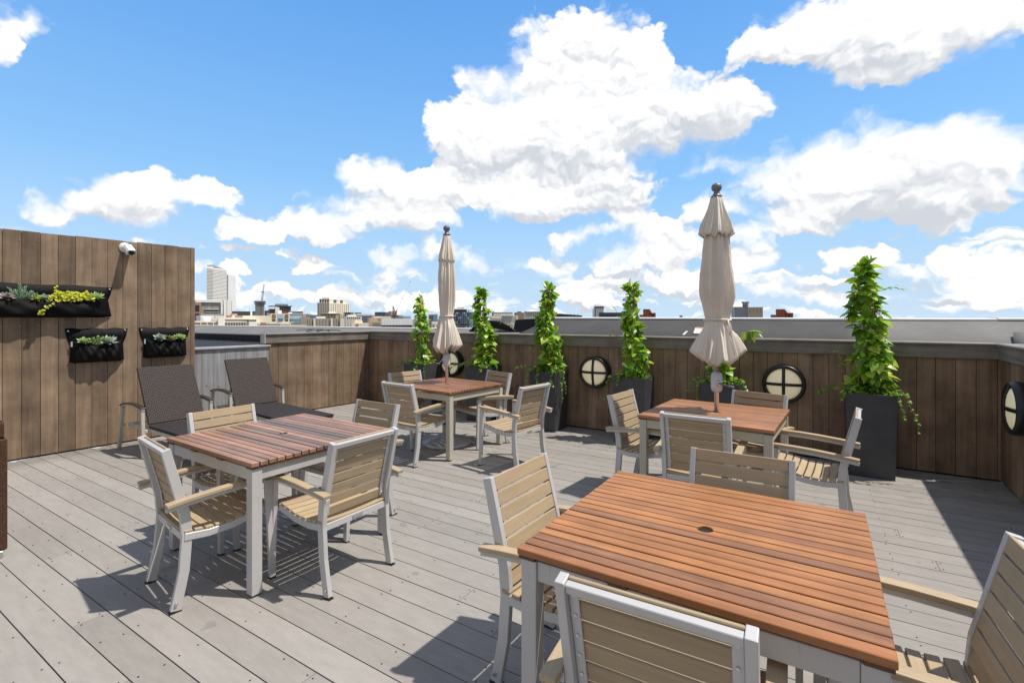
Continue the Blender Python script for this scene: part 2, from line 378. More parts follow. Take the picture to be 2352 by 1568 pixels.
# ------------------------------------------------------------------ roof around the deck
P = thing('roof_parapet', 'raised grey membrane parapet with white metal edge behind the low wall', 'parapet', (0,0,0))
def slope(x0a, x0b, x1, zt0, zt1, mat, name):
    mb = MB(); n = 24; rows = []
    for i in range(n+1):
        tt = i/n; xb = x0b+(x1-x0b)*tt; xt = x0a+(x1-x0a)*tt; zt = zt0+(zt1-zt0)*tt
        rows.append([(xb,6.365,1.10),(xb,6.385,1.215),(xb*.5+xt*.5,6.68,1.355+.006*math.sin(i*1.7)),(xt,6.97,zt-.03),(xt,7.0,zt-.022),(xt,7.3,zt-.03),(xt,7.3,.9),(xb,6.4,.9)])
    mb.loft(rows, 0, True, True, True); return mb.build(name, mat, P)
slope(-3.62,-4.05,.48,1.541,1.529,M['memb'],'membrane_slope')
slope(.481,.481,5.0,1.529,1.525,M['memb_light'],'membrane_slope')
mb = MB(); rows = []
for i in range(11):
    q = i/10; rows.append([(1.60+q*1.6,6.37,1.22),(1.60+q*1.6,6.372,1.232+.30*q*q),(1.66+q*1.6,6.66,1.385+.26*q*q),(1.7+q*1.6,6.66,1.3)])
mb.loft(rows, 0, True, True, True); mb.build('membrane_upturn', M['memb_light'], P)
for a, za, b, zb in ((-3.6,1.541,1.62,1.522),(1.63,1.527,5.0,1.535)):
    mb = MB(); mb.loft([[(a,6.955,za-.030),(a,6.955,za-.012),(a,7.02,za),(a,7.32,za+.001),(a,7.32,za-.028)],[(b,6.955,zb-.030),(b,6.955,zb-.012),(b,7.02,zb),(b,7.32,zb+.001),(b,7.32,zb-.028)]])
    mb.build('metal_edge', M['edge'], P)
for xb, xt in ((.47,.50),):
    mb = MB(); mb.loft([[(xb-.02,6.384,1.2155),(xb+.02,6.384,1.2155),(xb+.02,6.384,1.2225),(xb-.02,6.384,1.2225)],[(xt-.02,6.68,1.375),(xt+.02,6.68,1.375),(xt+.02,6.68,1.380),(xt-.02,6.68,1.380)],[(xt-.012,6.954,1.500),(xt+.03,6.954,1.500),(xt+.03,6.954,1.506),(xt-.012,6.954,1.506)]]); mb.build('membrane_seam', M['memb'], P)
# the same roof edge running on, lower, to the left
PL = thing('low_roof_edge', 'lower grey roof edge with white rim running away to the left', 'roof edge', (0,0,0))
mb = MB(); rows = []
for i in range(25):
    x = -22 + i*(18/24); d = .03*(x+4)/18
    rows.append([(x,6.37,.8),(x,6.38,1.155+d),(x,6.42,1.175+d),(x,6.99,1.325+d),(x,7.4,1.32+d),(x,7.4,.8)])
mb.loft(rows, 0, True, True, True); mb.build('membrane_top', M['memb_light'], PL)
mb = MB(); mb.loft([[(-22,6.97,1.275),(-22,6.97,1.305),(-22,7.42,1.305),(-22,7.42,1.275)],[(-4.0,6.97,1.312),(-4.0,6.97,1.340),(-4.0,7.42,1.340),(-4.0,7.42,1.312)]]); mb.build('metal_edge', M['edge'], PL)
mb = MB(); mb.loft([[(-22,6.345,.80),(-22,6.345,1.118),(-22,6.368,1.13),(-22,6.368,.8)],[(-7.25,6.345,.80),(-7.25,6.345,1.14),(-7.25,6.368,1.152),(-7.25,6.368,.8)]]); mb.build('dark_upstand', M['memb_dark'], PL)
mb = MB(); mb.box((0,0,0), (.035,.02,.03)); lug = mb.build('fixing_lug', M['memb_dark'], PL, .006)
for i in range(22):
    lg = lug if i == 0 else lug.copy(); lg.location = (-7.5-i*.28,6.335,1.045)
    if i: COL.objects.link(lg)
mb = MB()
for q in range(3):
    c0 = -9.6+q*.35
    mb.tube([(c0+.5*math.cos(a*.35)+a*.03, 6.68+.09*math.sin(a*.35), 1.245+.03*math.sin(a*.35)+.004) for a in range(10+q*3)], .007, 6)
mb.build('loose_cable', M['black'], PL)
mb = MB(); mb.loft([[(-22,-6,.93),(-7.30,-6,.93),(-7.30,-6,.98),(-22,-6,.98)],[(-22,6.34,.93),(-7.24,6.34,.93),(-7.24,6.34,.98),(-22,6.34,.98)]]); tag(mb.build('lower_roof', M['memb_dark']), kind='structure')
# things on the roof edge
KB = thing('roof_curb', 'black membrane wrapped block beside the parapet end, with cables entering it', 'roof curb', (-4.02,6.95,0))
mb = MB(); mb.loft([[(-.25,-.1,1.25),(.40,-.1,1.25),(.40,.3,1.25),(-.25,.3,1.25)],[(-.21,-.05,1.50),(.42,-.05,1.53),(.42,.3,1.53),(-.21,.3,1.50)]]); mb.build('wrapped_block', M['memb_dark'], KB, .012, 2)
JB = thing('junction_box', 'small beige metal junction box at the parapet end above the cables', 'junction box', (-4.42,6.93,1.44))
mb = MB(); mb.loft([[(-.10,-.05,0),(.12,-.05,0),(.12,.10,0),(-.10,.10,0)],[(-.08,-.03,.13),(.14,-.03,.13),(.14,.10,.13),(-.08,.10,.13)]]); mb.build('box_body', plain('beige_box', (.45,.45,.38), .5), JB, .006)
mb = MB(); mb.bx(-.115,.125,-.062,.10,-.016,-.001); mb.build('drip_lip', plain('beige_lip', (.62,.62,.55), .5), JB, .003)
CB = thing('cable_bundle', 'bundle of thick black cables arching over the roof edge to the block', 'cables', (-4.3,6.9,1.25))
for q in range(5):
    mb = MB(); o = q*.028
    mb.tube([(-.88+1.02*s/11.0, -.03+o*.5, .02+(.20-o)*math.sin(math.pi*min(1,s/11.0*1.02))**.8) for s in range(12)], .016, 8); mb.build('cable', M['black'], CB)
mb = MB(); mb.bx(-.55,-.52,-.06,.07,.10,.215); mb.build('clamp', M['crank'], CB, .006)
SG = thing('caution_sign', 'white caution sign with orange header on the grey parapet behind the right umbrella', 'sign', (-1.235,6.68,1.353), 0)
SG.rotation_euler = (R(26.5),0,0)
mb = MB(); mb.loft([[(-.10+sx*.2+dx, yy+dy, z) for sx, dx, yy, dy in ((0,.012,-.0833,0),(1,-.012,-.0833,0),(1,0,-.0833,.012),(1,0,.0833,-.012),(1,-.012,.0833,0),(0,.012,.0833,0),(0,0,.0833,-.012),(0,0,-.0833,.012))] for z in (.006,.012)])
mb.build('sign_plate', M['white'], SG)
OR = plain('orange_sign_paint', (.85,.42,.03), .5)
mb = MB(); mb.bx(-.092,.092,.046,.076,.0122,.0135); mb.build('header_band', OR, SG)
text_mesh('CAUTION', .031, 'header_text', M['black'], SG, (.012,.061,.0142), (0,0,0), .95)
mb = MB(); mb.poly([(-.086,.050),(-.066,.050),(-.076,.070)], .0137, .0142, 'z'); mb.build('warning_symbol', M['black'], SG)
mb = MB(); mb.poly([(-.034,.006),(.034,.006),(0,.042)], .0122, .0135, 'z'); mb.build('warning_triangle', OR, SG)
mb = MB(); mb.poly([(-.010,.011),(.010,.011),(.006,.020),(-.006,.020)], .0137, .0142, 'z'); mb.poly([(-.004,.021),(.004,.021),(0,.030)], .0137, .0142, 'z'); mb.build('triangle_symbol', M['black'], SG)
mb = MB()
for i in range(6): mb.bx(-.085,.085-.02*(i%3),-.012-i*.011,-.0105-i*.011,.0122,.0128)
mb.build('small_print', plain('pale_print', (.45,.45,.45), .6), SG)
mb = MB(); mb.loft([[(x,y,z) for x,y in ((-.017,-.05),(.013,-.055),(.020,.045),(.008,.055),(-.008,.048))] for z in (.003,.006)])
TP = mb.build('tape_strip', M['white']); TP.location = (-1.44,6.62,1.325); TP.rotation_euler = (R(26.5),0,R(-14)); tag(TP, 'short torn strip of white tape stuck to the grey parapet left of the caution sign', 'tape')

# ------------------------------------------------------------------ bulkhead lamps
def lamp(label, loc, rz):
    o = thing('bulkhead_lamp', label, 'wall lamp', loc, rz, 'round bulkhead lamps on the low walls')
    RX = Matrix.Rotation(R(90),4,'X')           # lathe axis to -y
    mb = MB(); mb.lathe([(.19,0),(.213,.004),(.215,.085),(.206,.118),(.196,.124),(.178,.120),(.172,.107),(.16,.09)], 48, 0, RX); mb.build('housing', M['lampblack'], o)
    mb = MB(); mb.lathe([(.176,.102),(.15,.120),(.11,.134),(.06,.142),(.015,.144),(.001,.144)], 40, 0, RX); mb.build('diffuser', M['lampglass'], o)
    mb = MB()
    for hor in (0,1):
        r1, r2 = [], []
        pts = []
        for i in range(13):
            q = -.19+.38*i/12; d = .120+.036*math.cos(q/.19*math.pi/2)
            pts.append((q, d))
        rings = []
        for q, d in pts:
            if hor: rings.append([(q,-d+.02,-.018),(q,-d+.02,.018),(q,-d-.002,.015),(q,-d-.002,-.015)])
            else: rings.append([(-.018,-d+.0201,q),(.018,-d+.0201,q),(.015,-d-.0035,q),(-.015,-d-.0035,q)])
        mb.loft(rings)
    mb.build('guard_cross', M['lampblack'], o, .003)
    return o
lamp('round black caged lamp behind the far umbrella pole, between the two leftmost planters', (-4.985,6.222,.795), 0)
lamp('round black caged lamp between the third and fourth planters from the left', (-2.515,6.222,.795), 0)
lamp('round black caged lamp left of the tallest planter at the right', (-.285,6.222,.795), 0)
lamp('round black caged lamp seen side on at the right edge of the photo', (1.448,5.42,.80), R(-91.3))

# ------------------------------------------------------------------ furniture: table
def make_table(label, loc, rz, frame, slatm, seed, sx=1.02, sy=1.0, n=20):
    o = thing('dining_table', label, 'table', loc, rz, 'square slatted dining tables')
    random.seed(seed); hx, hy = sx/2, sy/2
    mb = MB(); w = sy/n; r = .028
    for i in range(n):
        y0, y1 = -hy+i*w+.0036, -hy+(i+1)*w-.0036; z0, z1 = .713+random.uniform(-.0006,.0006), .7365+random.uniform(-.001,.001)
        if i in (n//2-1, n//2):
            s = 1 if i == n//2 else -1
            yi, yo = (y0,y1) if s > 0 else (y1,y0)
            x0 = math.sqrt(max(0, r*r-yi*yi))
            arc = [(-r*math.cos(a), s*r*math.sin(a)) for a in [math.asin(abs(yi)/r)+(math.pi-2*math.asin(abs(yi)/r))*q/10 for q in range(11)]]
            mb.poly([(-hx,yi)]+arc+[(hx,yi),(hx,yo),(-hx,yo)], z0, z1, 'z')
        else: mb.bx(-hx+random.uniform(0,.0015), hx-random.uniform(0,.0015), y0, y1, z0, z1)
    mb.build('tabletop', slatm, o, .0022)
    mb = MB()
    for x in (-hx+.035, -.16, .16, hx-.035): mb.bx(x-.03,x+.03,-hy+.008,hy-.008,.7005,.7125)
    mb.build('batten', M['batten'], o)
    mb = MB(); mb.lathe([(.0275,.7005),(.0275,.7285)], 20); mb.build('hole_shade_disc', M['void'], o)  # black disc stands in for the shade inside the umbrella hole
    L = .058
    for a in (-1,1):
        for b in (-1,1):
            mb = MB(); mb.bx(a*(hx-.012)-(L if a>0 else 0), a*(hx-.012)+(0 if a>0 else L), b*(hy-.012)-(L if b>0 else 0), b*(hy-.012)+(0 if b>0 else L), .012, .700)
            lg = mb.build('leg', frame, o, .003, 2)
            mb = MB(); cxx, cyy = a*(hx-.012-L/2), b*(hy-.012-L/2)
            mb.lathe([(.020,0),(.022,.003),(.022,.0118)], 12, 0, Matrix.Translation((cxx,cyy,0))); mb.build('foot_glide', M['black'], lg)
    mb = MB(); e = .012+L+.0005
    for s in (-1,1):
        mb.bx(-hx+e, hx-e, s*(hy-.033)-.012, s*(hy-.033)+.012, .632, .699)
        mb.bx(s*(hx-.033)-.012, s*(hx-.033)+.012, -hy+e, hy-e, .632, .699)
    mb.build('apron', frame, o, .002)
    return o
make_table('slatted table at left with weathered pink-brown and grey slats on a white frame', (-3.08,1.99,0), R(-1.6), M['frame_white'], M['slat_mixed'], 2, 1.04, 1.0)
make_table('large orange-brown slatted table in the right foreground with an empty umbrella hole', (-.345,1.915,0), R(-.6), M['frame_white'], M['slat_orange'], 4, 1.03, 1.005)
make_table('dark red-brown slatted table holding the far umbrella, on a beige frame', (-3.725,4.52,0), R(-5.5), M['frame_beige'], M['slat_red'], 6, 1.0, .93)
make_table('brown slatted table holding the nearer umbrella, on a beige frame', (-.70,4.36,0), R(-3.5), M['frame_beige'], M['slat_orange2'], 8, .99, .98)

# ------------------------------------------------------------------ furniture: chair (origin under the back posts, facing +y)
def make_chair():
    o = thing('armchair', 'x', 'chair', (0,0,0), 0, 'slatted armchairs around the dining tables')
    yb = lambda z: lerp([(0,.045),(.2,.085),(.38,.098),(.5,.088),(.85,.002)], z)
    # rear posts
    for s in (-1,1):
        mb = MB(); zz = [.008,.10,.20,.30,.38,.44,.50,.60,.72,.848]
        mb.sweep([(s*.222, yb(z), z) for z in zz], .0135, [.0245]*6+[.024,.023,.022,.021])
        lg = mb.build('rear_leg', M['alu'], o, .003, 2)
        mb = MB(); mb.bx(s*.222-.015,s*.222+.015,.018,.073,0,.0075); mb.build('foot_cap', M['black'], lg)
        mb = MB(); mb.tube([(s*.236,.047,.045),(s*.243,.047,.045)], .008, 8); mb.build('bolt', M['steel'], lg)
    # front legs
    for s in (-1,1):
        mb = MB(); mb.sweep([(s*.262,.520,.008),(s*.260,.512,.30),(s*.258,.500,.583)], .013, [.017,.021,.024])
        lg = mb.build('front_leg', M['alu'], o, .003, 2)
        mb = MB(); mb.bx(s*.262-.0145,s*.262+.0145,.502,.538,0,.0075); mb.build('foot_cap', M['black'], lg)
    # arms
    ya = [(-.004,.553),(.10,.566),(.25,.579),(.38,.586),(.525,.588)]
    for s in (-1,1):
        mb = MB(); mb.sweep([(s*.262,y,z+.0155) for y, z in ya], .0245, .0105)
        ar = mb.build('armrest', M['tan_arm'], o, .004, 2)
        mb = MB(); mb.sweep([(s*.258,y,z-.0065) for y, z in ya[:-1]+[(.476,.587)]], .013, .0105); mb.box((s*.2425,.062,.553), (.013,.03,.03)); mb.build('arm_bar', M['alu'], ar, .002)
    # seat frame
    sx_ = [(.085,.378),(.20,.366),(.32,.372),(.44,.398),(.505,.412)]
    mb = MB()
    for s in (-1,1): mb.sweep([(s*.228,y,z) for y, z in sx_], .0115, .019)
    mb.bx(-.216,.216,.488,.510,.388,.425); mb.bx(-.208,.208,.078,.098,.352,.390)
    mb.build('seat_frame', M['alu'], o, .002)
    mb = MB(); mb.bx(-.035,.035,.0735,.077,.362,.380); mb.build('name_plate', M['steel'], o)
    # seat slats, dished across the width
    mb = MB(); n = 9
    zc = lambda y: lerp([(.07,.400),(.20,.386),(.32,.391),(.44,.418),(.53,.432)], y)
    for i in range(n):
        y0 = .082+i*.0497; y1 = y0+.0405; rings = []
        for k in range(9):
            x = -.238+.476*k/8; d = -.012*(1-(x/.238)**2)
            rings.append([(x,y0,zc(y0)+d),(x,y1,zc(y1)+d),(x,y1,zc(y1)+d+.015),(x,y0,zc(y0)+d+.015)])
        mb.loft(rings)
    mb.build('seat', M['tan'], o, .0025)
    # back slats and frame
    ang = math.atan2(yb(.5)-yb(.85), .35)
    rot = Matrix.Rotation(ang, 3, 'X')
    mb = MB()
    for i in range(7):
        z = .822-i*.0625; yy = yb(z)+.0135
        mb.box((0,yy,z), (.4155,.012,.0565), rot)
    mb.build('backrest', M['tan'], o, .0025)
    mb = MB()
    z = .8275; mb.box((0,yb(z)-.0045,z), (.4165,.022,.026), rot)
    for s in (-1,1):
        mb.sweep([(s*.194, yb(z)+.003, z) for z in (.43,.52,.62,.72,.813)], .0135, .0035)
    mb.build('back_frame', M['alu'], o, .002)
    mb = MB(); mb.tube([(0,.002,0),(0,-.002,0)], .0045, 8); sc_0 = mb.build('screw', M['steel'], o)
    for s in (-1,1):
        for i in range(7):
            z = .806-i*.0600; q = sc_0 if (s == -1 and i == 0) else sc_0.copy(); q.location = (s*.193, yb(z)-.0025, z)
            if q is not sc_0: COL.objects.link(q)
    return o
CH = [ # x, y, facing, label
 (-3.037,1.199,-8.4,'leftmost tan armchair at the pink and grey table, seat and arm facing right'),
 (-2.191,1.932,88.4,'tan armchair at the right of the pink and grey table, seen from behind'),
 (-3.761,1.935,-91,'tan armchair between the pink and grey table and the wicker loungers'),
 (-2.99,2.757,179.4,'tan armchair on the far side of the pink and grey table, mostly hidden by it'),
 (-3.684,3.652,-4.2,'tan armchair at the near left of the far umbrella table, seen from behind'),
 (-2.379,4.273,81,'tan armchair at the right of the far umbrella table, before the third planter'),
 (-4.393,4.487,-101,'tan armchair at the far umbrella table, in front of the leftmost planter'),
 (-3.376,5.127,161,'tan armchair at the far umbrella table, in front of the second planter from left'),
 (-1.502,4.28,-95.8,'tan armchair at the left of the nearer umbrella table, in front of the fourth planter'),
 (-.709,3.534,-.4,'tan armchair at the near side of the nearer umbrella table, back frame facing the viewer'),
 (-.421,4.93,165,'tan armchair on the far side of the nearer umbrella table, under the round lamp'),
 (.273,4.237,86,'tan armchair in profile right of the nearer umbrella table, before the rightmost planter'),
 (-1.162,1.912,-92.5,'tan armchair at the left of the orange foreground table, backrest slats facing right'),
 (-.335,1.144,1.8,'closest tan armchair, cut by the bottom of the photo, before the orange table'),
 (-.31,2.656,180.2,'tan armchair on the far side of the orange foreground table, only its backrest showing'),
 (.545,1.885,93,'tan armchair cut by the right edge of the photo, beside the orange table'),
]
c0 = make_chair()
for i, (x, y, a, lab) in enumerate(CH):
    c = c0 if i == 0 else copy_tree(c0)
    c.location = (x,y,0); c.rotation_euler = (0,0,R(a)); c['label'] = lab

# ------------------------------------------------------------------ loungers (origin under the crease, facing +y)
def make_lounger():
    o = thing('chaise_lounge', 'x', 'lounger', (0,0,0), 0, 'wicker chaise lounges by the wall')
    W = .285
    mb = MB(); mb.bx(-W,W,0,1.40,.315,.345); mb.build('seat_panel', M['wicker_seat'], o, .008, 2)
    bp = MB(); bp.bx(-W,W,0,.69,-.015,.015); b = bp.build('backrest', M['wicker'], o, .008, 2)
    b.location = (0,-.005,.350); b.rotation_euler = (R(180-61.5),0,0)
    mb = MB()
    for s in (-1,1): mb.bx(s*.27-.016,s*.27+.016,-.58,1.385,.272,.312)
    mb.bx(-.254,.254,-.58,-.55,.275,.310); mb.bx(-.254,.254,1.355,1.384,.275,.310)
    mb.build('base_frame', M['lounge_frame'], o, .003)
    for s in (-1,1):
        mb = MB(); mb.sweep([(s*.24,-.20,.66),(s*.24,-.33,.318)], .009, .012); mb.build('back_prop', M['lounge_frame'], o)
    for s in (-1,1):
        mb = MB(); mb.sweep([(s*.345,-.66,.006),(s*.345,-.60,.28),(s*.345,-.545,.505)], .017, .022); mb.bx(s*.316-.0115,s*.316+.0115,-.62,-.58,.272,.306); lg = mb.build('rear_leg', M['lounge_frame'], o, .003)
        mb = MB(); mb.sweep([(s*.345,.035,.006),(s*.345,.02,.28),(s*.345,.005,.515)], .017, .019); mb.bx(s*.316-.0115,s*.316+.0115,.0,.04,.272,.306); mb.build('front_leg', M['lounge_frame'], o, .003)
        mb = MB(); pts = [(-.58,.512),(-.48,.540),(-.36,.556),(-.22,.560),(-.10,.550),(.03,.528)]
        mb.sweep([(s*.345,y,z+.010) for y, z in pts], .026, .008); ar = mb.build('armrest', M['armdark'], o, .003)
        mb = MB(); mb.sweep([(s*.345,y,z-.009) for y, z in pts], .016, .010); mb.build('arm_bar', M['lounge_frame'], ar)
        mb = MB(); mb.sweep([(s*.265,1.30,.006),(s*.265,1.30,.270)], .016, .016); mb.build('foot_leg', M['lounge_frame'], o, .003)
    return o
l0 = make_lounger(); l0.location = (-6.19,2.70,0); l0.rotation_euler = (0,0,R(-92)); l0['label'] = 'dark wicker chaise lounge against the tall plank wall, left of the other one'
l1 = copy_tree(l0); l1.location = (-6.44,3.78,0); l1.rotation_euler = (0,0,R(-96)); l1['label'] = 'dark wicker chaise lounge in front of the grey panel wall'

# brown wicker seat cut by the left edge
o = thing('wicker_sofa', 'brown wicker sofa end with metal foot, cut off by the left edge of the photo', 'sofa', (-4.37,.93,0), R(84.7))
mb = MB(); mb.bx(-.20,0,.0,.80,.045,.755); mb.build('arm_block', M['wicker_brown'], o, .012, 2)
mb = MB(); mb.bx(-1.6,-.2005,.02,.80,.045,.36); mb.build('seat_base', M['wicker_brown'], o, .012, 2)
mb = MB(); mb.bx(-1.6,-.012,.018,.16,.7555,.86); mb.bx(-1.6,-.2005,.004,.16,.362,.7545); mb.build('backrest', M['wicker_brown'], o, .012, 2)
mb = MB(); mb.bx(-1.58,-.205,.17,.78,.362,.50); mb.build('cushion', plain('taupe_cushion', (.20,.16,.13), .9), o, .03, 3)
for x in (-.05,-1.55):
    for y in (.03,.75):
        mb = MB(); mb.bx(x-.03,x+.03,y-.028,y+.028,.0,.0445); mb.build('foot', M['steel'], o, .003)
mb = MB(); mb.bx(-.19,-.01,.17,.79,.756,.762); mb.build('arm_top', M['wicker_brown'], o)

# ------------------------------------------------------------------ umbrellas
def drape(x): return 1-2*abs(math.sin(x))**.8
def fold(th, z, ph): return .42*drape(4*th+ph+.45*math.sin(z*3.1+ph)) + .42*drape(8*th+1.7+ph+.9*math.sin(2*z+th)) + .22*math.cos(th+ph+1.2*z) + .14*math.cos(3*th+1.6*z+ph)
def make_umbrella(label, loc, rz, prof, vent, top, strap, crank_z, hem, seed, tip):
    o = thing('patio_umbrella', label, 'umbrella', loc, rz, 'closed patio umbrellas')
    random.seed(seed); ph = seed*1.3; N = 240
    def skin(rows, amp, zmod=None, bend=0):
        rings = []
        for z, r in rows:
            ring = []; wk = 1-smooth(z, strap-.16, strap-.02)
            for k in range(N):
                th = 2*math.pi*k/N; a = amp(z)
                g_ = .44*drape(2.5*th+ph+.5*math.sin(2*th)+.5) + .42*drape(6*th+2.1*ph+.3*math.sin(th)) + .16*drape(11*th+ph) + .10*math.cos(3*th+ph)
                f_ = fold(th, z, ph)*(1-wk) + g_*wk
                rr = max(.022, r*(1+a*f_)); zz = z + (zmod(z,th,f_) if zmod else 0)
                ring.append((rr*math.cos(th)+bend*math.sin((z-1)*2.2)*.5, rr*math.sin(th), zz))
            rings.append(ring)
        return rings
    zs = [hem + (prof[-1][0]-hem)*i/48 for i in range(49)]
    rows = [(z, lerp(prof, z)) for z in zs]
    def amp(z): return lerp([(hem,.40),(strap-.12,.24),(strap-.02,.10),(strap+.03,.12),(strap+.2,.30),(2.2,.30),(2.6,.14)], z)
    def zm(z, th, f_):
        w = 1-smooth(z, hem, strap-.02)
        return w*(.058*f_ + .03*math.cos(2*th+ph))
    mb = MB(); mb.loft(skin(rows, amp, zm, .01), 0, False, True, True); cn = mb.build('canopy', M['canvas'], o)
    sd = cn.modifiers.new('s','SOLIDIFY'); sd.thickness = .003
    vz = [vent[0][0] + (vent[-1][0]-vent[0][0])*i/16 for i in range(17)]
    mb = MB(); mb.loft(skin([(z, lerp(vent,z)) for z in vz], lambda z: lerp([(vent[0][0],.34),(vent[-1][0],.05)], z), lambda z,th,f_: (1-smooth(z,vent[0][0],vent[-1][0]))*.035*f_-.02*(z<vent[0][0]+.02), .01), 0, False, True, True)
    vn = mb.build('vent_flap', M['canvas'], o); sd = vn.modifiers.new('s','SOLIDIFY'); sd.thickness = .003
    mb = MB(); r0 = lerp(prof, strap); ring = []
    for k in range(41):
        th = 2*math.pi*k/40; ring.append((r0*1.10*math.cos(th)+.004, r0*1.10*math.sin(th), strap+.004*math.sin(th*2)))
    mb.tube(ring, .009, 6); 
    mb.tube([(r0*1.06*math.cos(-1.0), r0*1.06*math.sin(-1.0)-.008, strap),(r0*1.2*math.cos(-1.05), r0*1.3*math.sin(-1.05), strap-.05),(r0*1.35*math.cos(-1.05), r0*1.55*math.sin(-1.05), strap-.15)], [.008,.006,.005], 6)
    mb.build('tie_strap', M['canvas'], o)
    mb = MB(); mb.lathe([(.019,.06),(.019,top-.01)], 20); mb.build('pole', M['chrome'], o)
    mb = MB(); q = top; mb.lathe([(.045,q),(.046,q+.012),(.035,q+.018),(.026,q+.035),(.022,q+.05),(.030,q+.056),(.040,q+.072),(.043,q+.088),(.037,q+.106),(.022,q+.118),(.002,q+.122)], 24); mb.build('finial', M['finial'], o)
    mb = MB(); q = crank_z; mb.lathe([(.020,q-.085),(.032,q-.082),(.043,q-.066),(.046,q-.045),(.046,q+.045),(.042,q+.066),(.028,q+.082),(.020,q+.085)], 24); cr = mb.build('crank_housing', M['crank'], o)
    mb = MB(); mb.lathe([(.022,0),(.024,.004),(.022,.014),(.008,.016)], 16, 0, Matrix.Translation((0,-.044,q-.005)) @ Matrix.Rotation(R(90),4,'X')); 
    mb.box((.055,-.058,q-.022), (.10,.007,.016), Matrix.Rotation(R(15),3,'Y')); mb.tube([(.103,-.058,q-.035),(.103,-.10,q-.035)], .007, 8); mb.build('crank_handle', M['steel'], cr)
    if tip:
        mb = MB(); mb.lathe([(.0205,q+.087),(.0205,q+.19)], 20); mb.build('pole_sleeve', plain('tan_label', (.50,.42,.34), .5), o)
        text_mesh('CLOSE', .036, 'sleeve_lettering', M['black'], o, (0,-.0215,q+.14), (R(90),R(-90),0), 1.0)
    mb = MB(); mb.lathe([(.30,.0),(.302,.012),(.292,.032),(.262,.052),(.21,.070),(.165,.078),(.160,.084),(.13,.092),(.125,.097),(.09,.102),(.04,.108),(.034,.115),(.033,.30),(.0195,.302)], 48); bs = mb.build('base', M['basem'], o)
    mb = MB(); mb.tube([(.03,0,.26),(.075,0,.26)], .008, 8); mb.tube([(.075,0,.26),(.088,0,.26)], .02, 10); mb.build('base_knob', M['black'], bs)
    return o
make_umbrella('closed cream umbrella standing in the far red-brown table', (-3.80,4.60,0), R(-70),
    [(1.15,.172),(1.30,.138),(1.42,.108),(1.53,.076),(1.57,.078),(1.67,.088),(1.84,.098),(2.03,.102),(2.19,.088),(2.35,.066),(2.53,.042)],
    [(2.23,.098),(2.30,.084),(2.42,.060),(2.51,.046),(2.535,.034)], 2.53, 1.545, 1.015, 1.17, 3, False)
make_umbrella('closed cream umbrella in the nearer brown table, taller in the photo', (-.70,4.397,0), R(30),
    [(1.17,.200),(1.30,.158),(1.40,.124),(1.49,.096),(1.53,.096),(1.60,.110),(1.70,.127),(1.78,.132),(1.92,.122),(2.08,.104),(2.21,.092),(2.4,.068),(2.54,.045)],
    [(2.24,.130),(2.29,.116),(2.37,.090),(2.45,.066),(2.52,.050),(2.545,.034)], 2.54, 1.51, .985, 1.19, 5, True)

# ------------------------------------------------------------------ plants
def leaf(mb, p, d, up, L, w, fold_=.25, droop=.2, m=0):
    d = d.normalized(); s = d.cross(up)
    if s.length < .05: s = d.cross(Vector((1,.3,0)))
    s.normalize(); n = s.cross(d).normalized()
    ts = (0,.22,.5,.78,1.0); ws = (.05,.42,.5,.30,0); vs = []
    for tt, wv in zip(ts, ws):
        c = p + d*(L*tt) - n*(droop*L*tt*tt)
        if wv == 0: vs.append(c)
        else: vs += [c - s*(w*wv) + n*(fold_*w*wv), c, c + s*(w*wv) + n*(fold_*w*wv)]
    mb.add(vs, [(0,1,4,3),(1,2,5,4),(3,4,7,6),(4,5,8,7),(6,7,10,9),(7,8,11,10),(9,10,12),(10,11,12)], m, True)
def ivy_leaf(mb, p, d, up, L):
    d = d.normalized(); s = d.cross(up)
    if s.length < .05: s = Vector((1,0,0))
    s.normalize(); n = s.cross(d)
    pts = [(0,0),(-.32,-.12),(-.5,.18),(-.27,.35),(-.36,.68),(-.13,.62),(0,1.0),(.13,.62),(.36,.68),(.27,.35),(.5,.18),(.32,-.12)]
    vs = [p + d*(L*.35) + n*(.06*L)] + [p + s*(x*L) + d*(y*L) - n*(.12*L*abs(x)) for x, y in pts]
    mb.add(vs, [(0,i,i%12+1) for i in range(1,13)], 0, True)
def rv(): return Vector((random.uniform(-1,1),random.uniform(-1,1),random.uniform(-1,1)))
def flower(parent, p, d):
    mb = MB(); d = d.normalized(); s = d.cross(Vector((0,0,1))).normalized(); u = s.cross(d)
    for k in range(5):
        a = 2*math.pi*k/5; q = s*math.cos(a)+u*math.sin(a)
        leaf(mb, p+d*.02, q*.9+d*.35, d, .032, .034, .15, .15)
    f = mb.build('flower', M['petal'], parent, fix=False)
    mb = MB(); mb.tube([p, p+d*.024], [.003,.006], 6); mb.build('flower_throat', M['yellow'], f)
def planter_box(label, x, yf, tw=.40, bw=.365, h=.80):
    o = thing('planter', label, 'planter', (x, yf+tw/2, 0), 0, 'tapered charcoal planters along the low wall')
    def rg(w, z): return [(-w/2,-w/2,z),(w/2,-w/2,z),(w/2,w/2,z),(-w/2,w/2,z)]
    mb = MB(); mb.loft([rg(bw,.0),rg(tw,h),rg(tw-.03,h),rg(tw-.034,h-.06)]); mb.build('box', M['planter'], o, .004, 2)
    mb = MB(); mb.loft([rg(tw-.036,h-.05),rg(tw-.036,h-.045)]); mb.build('soil', M['soil'], o)
    return o
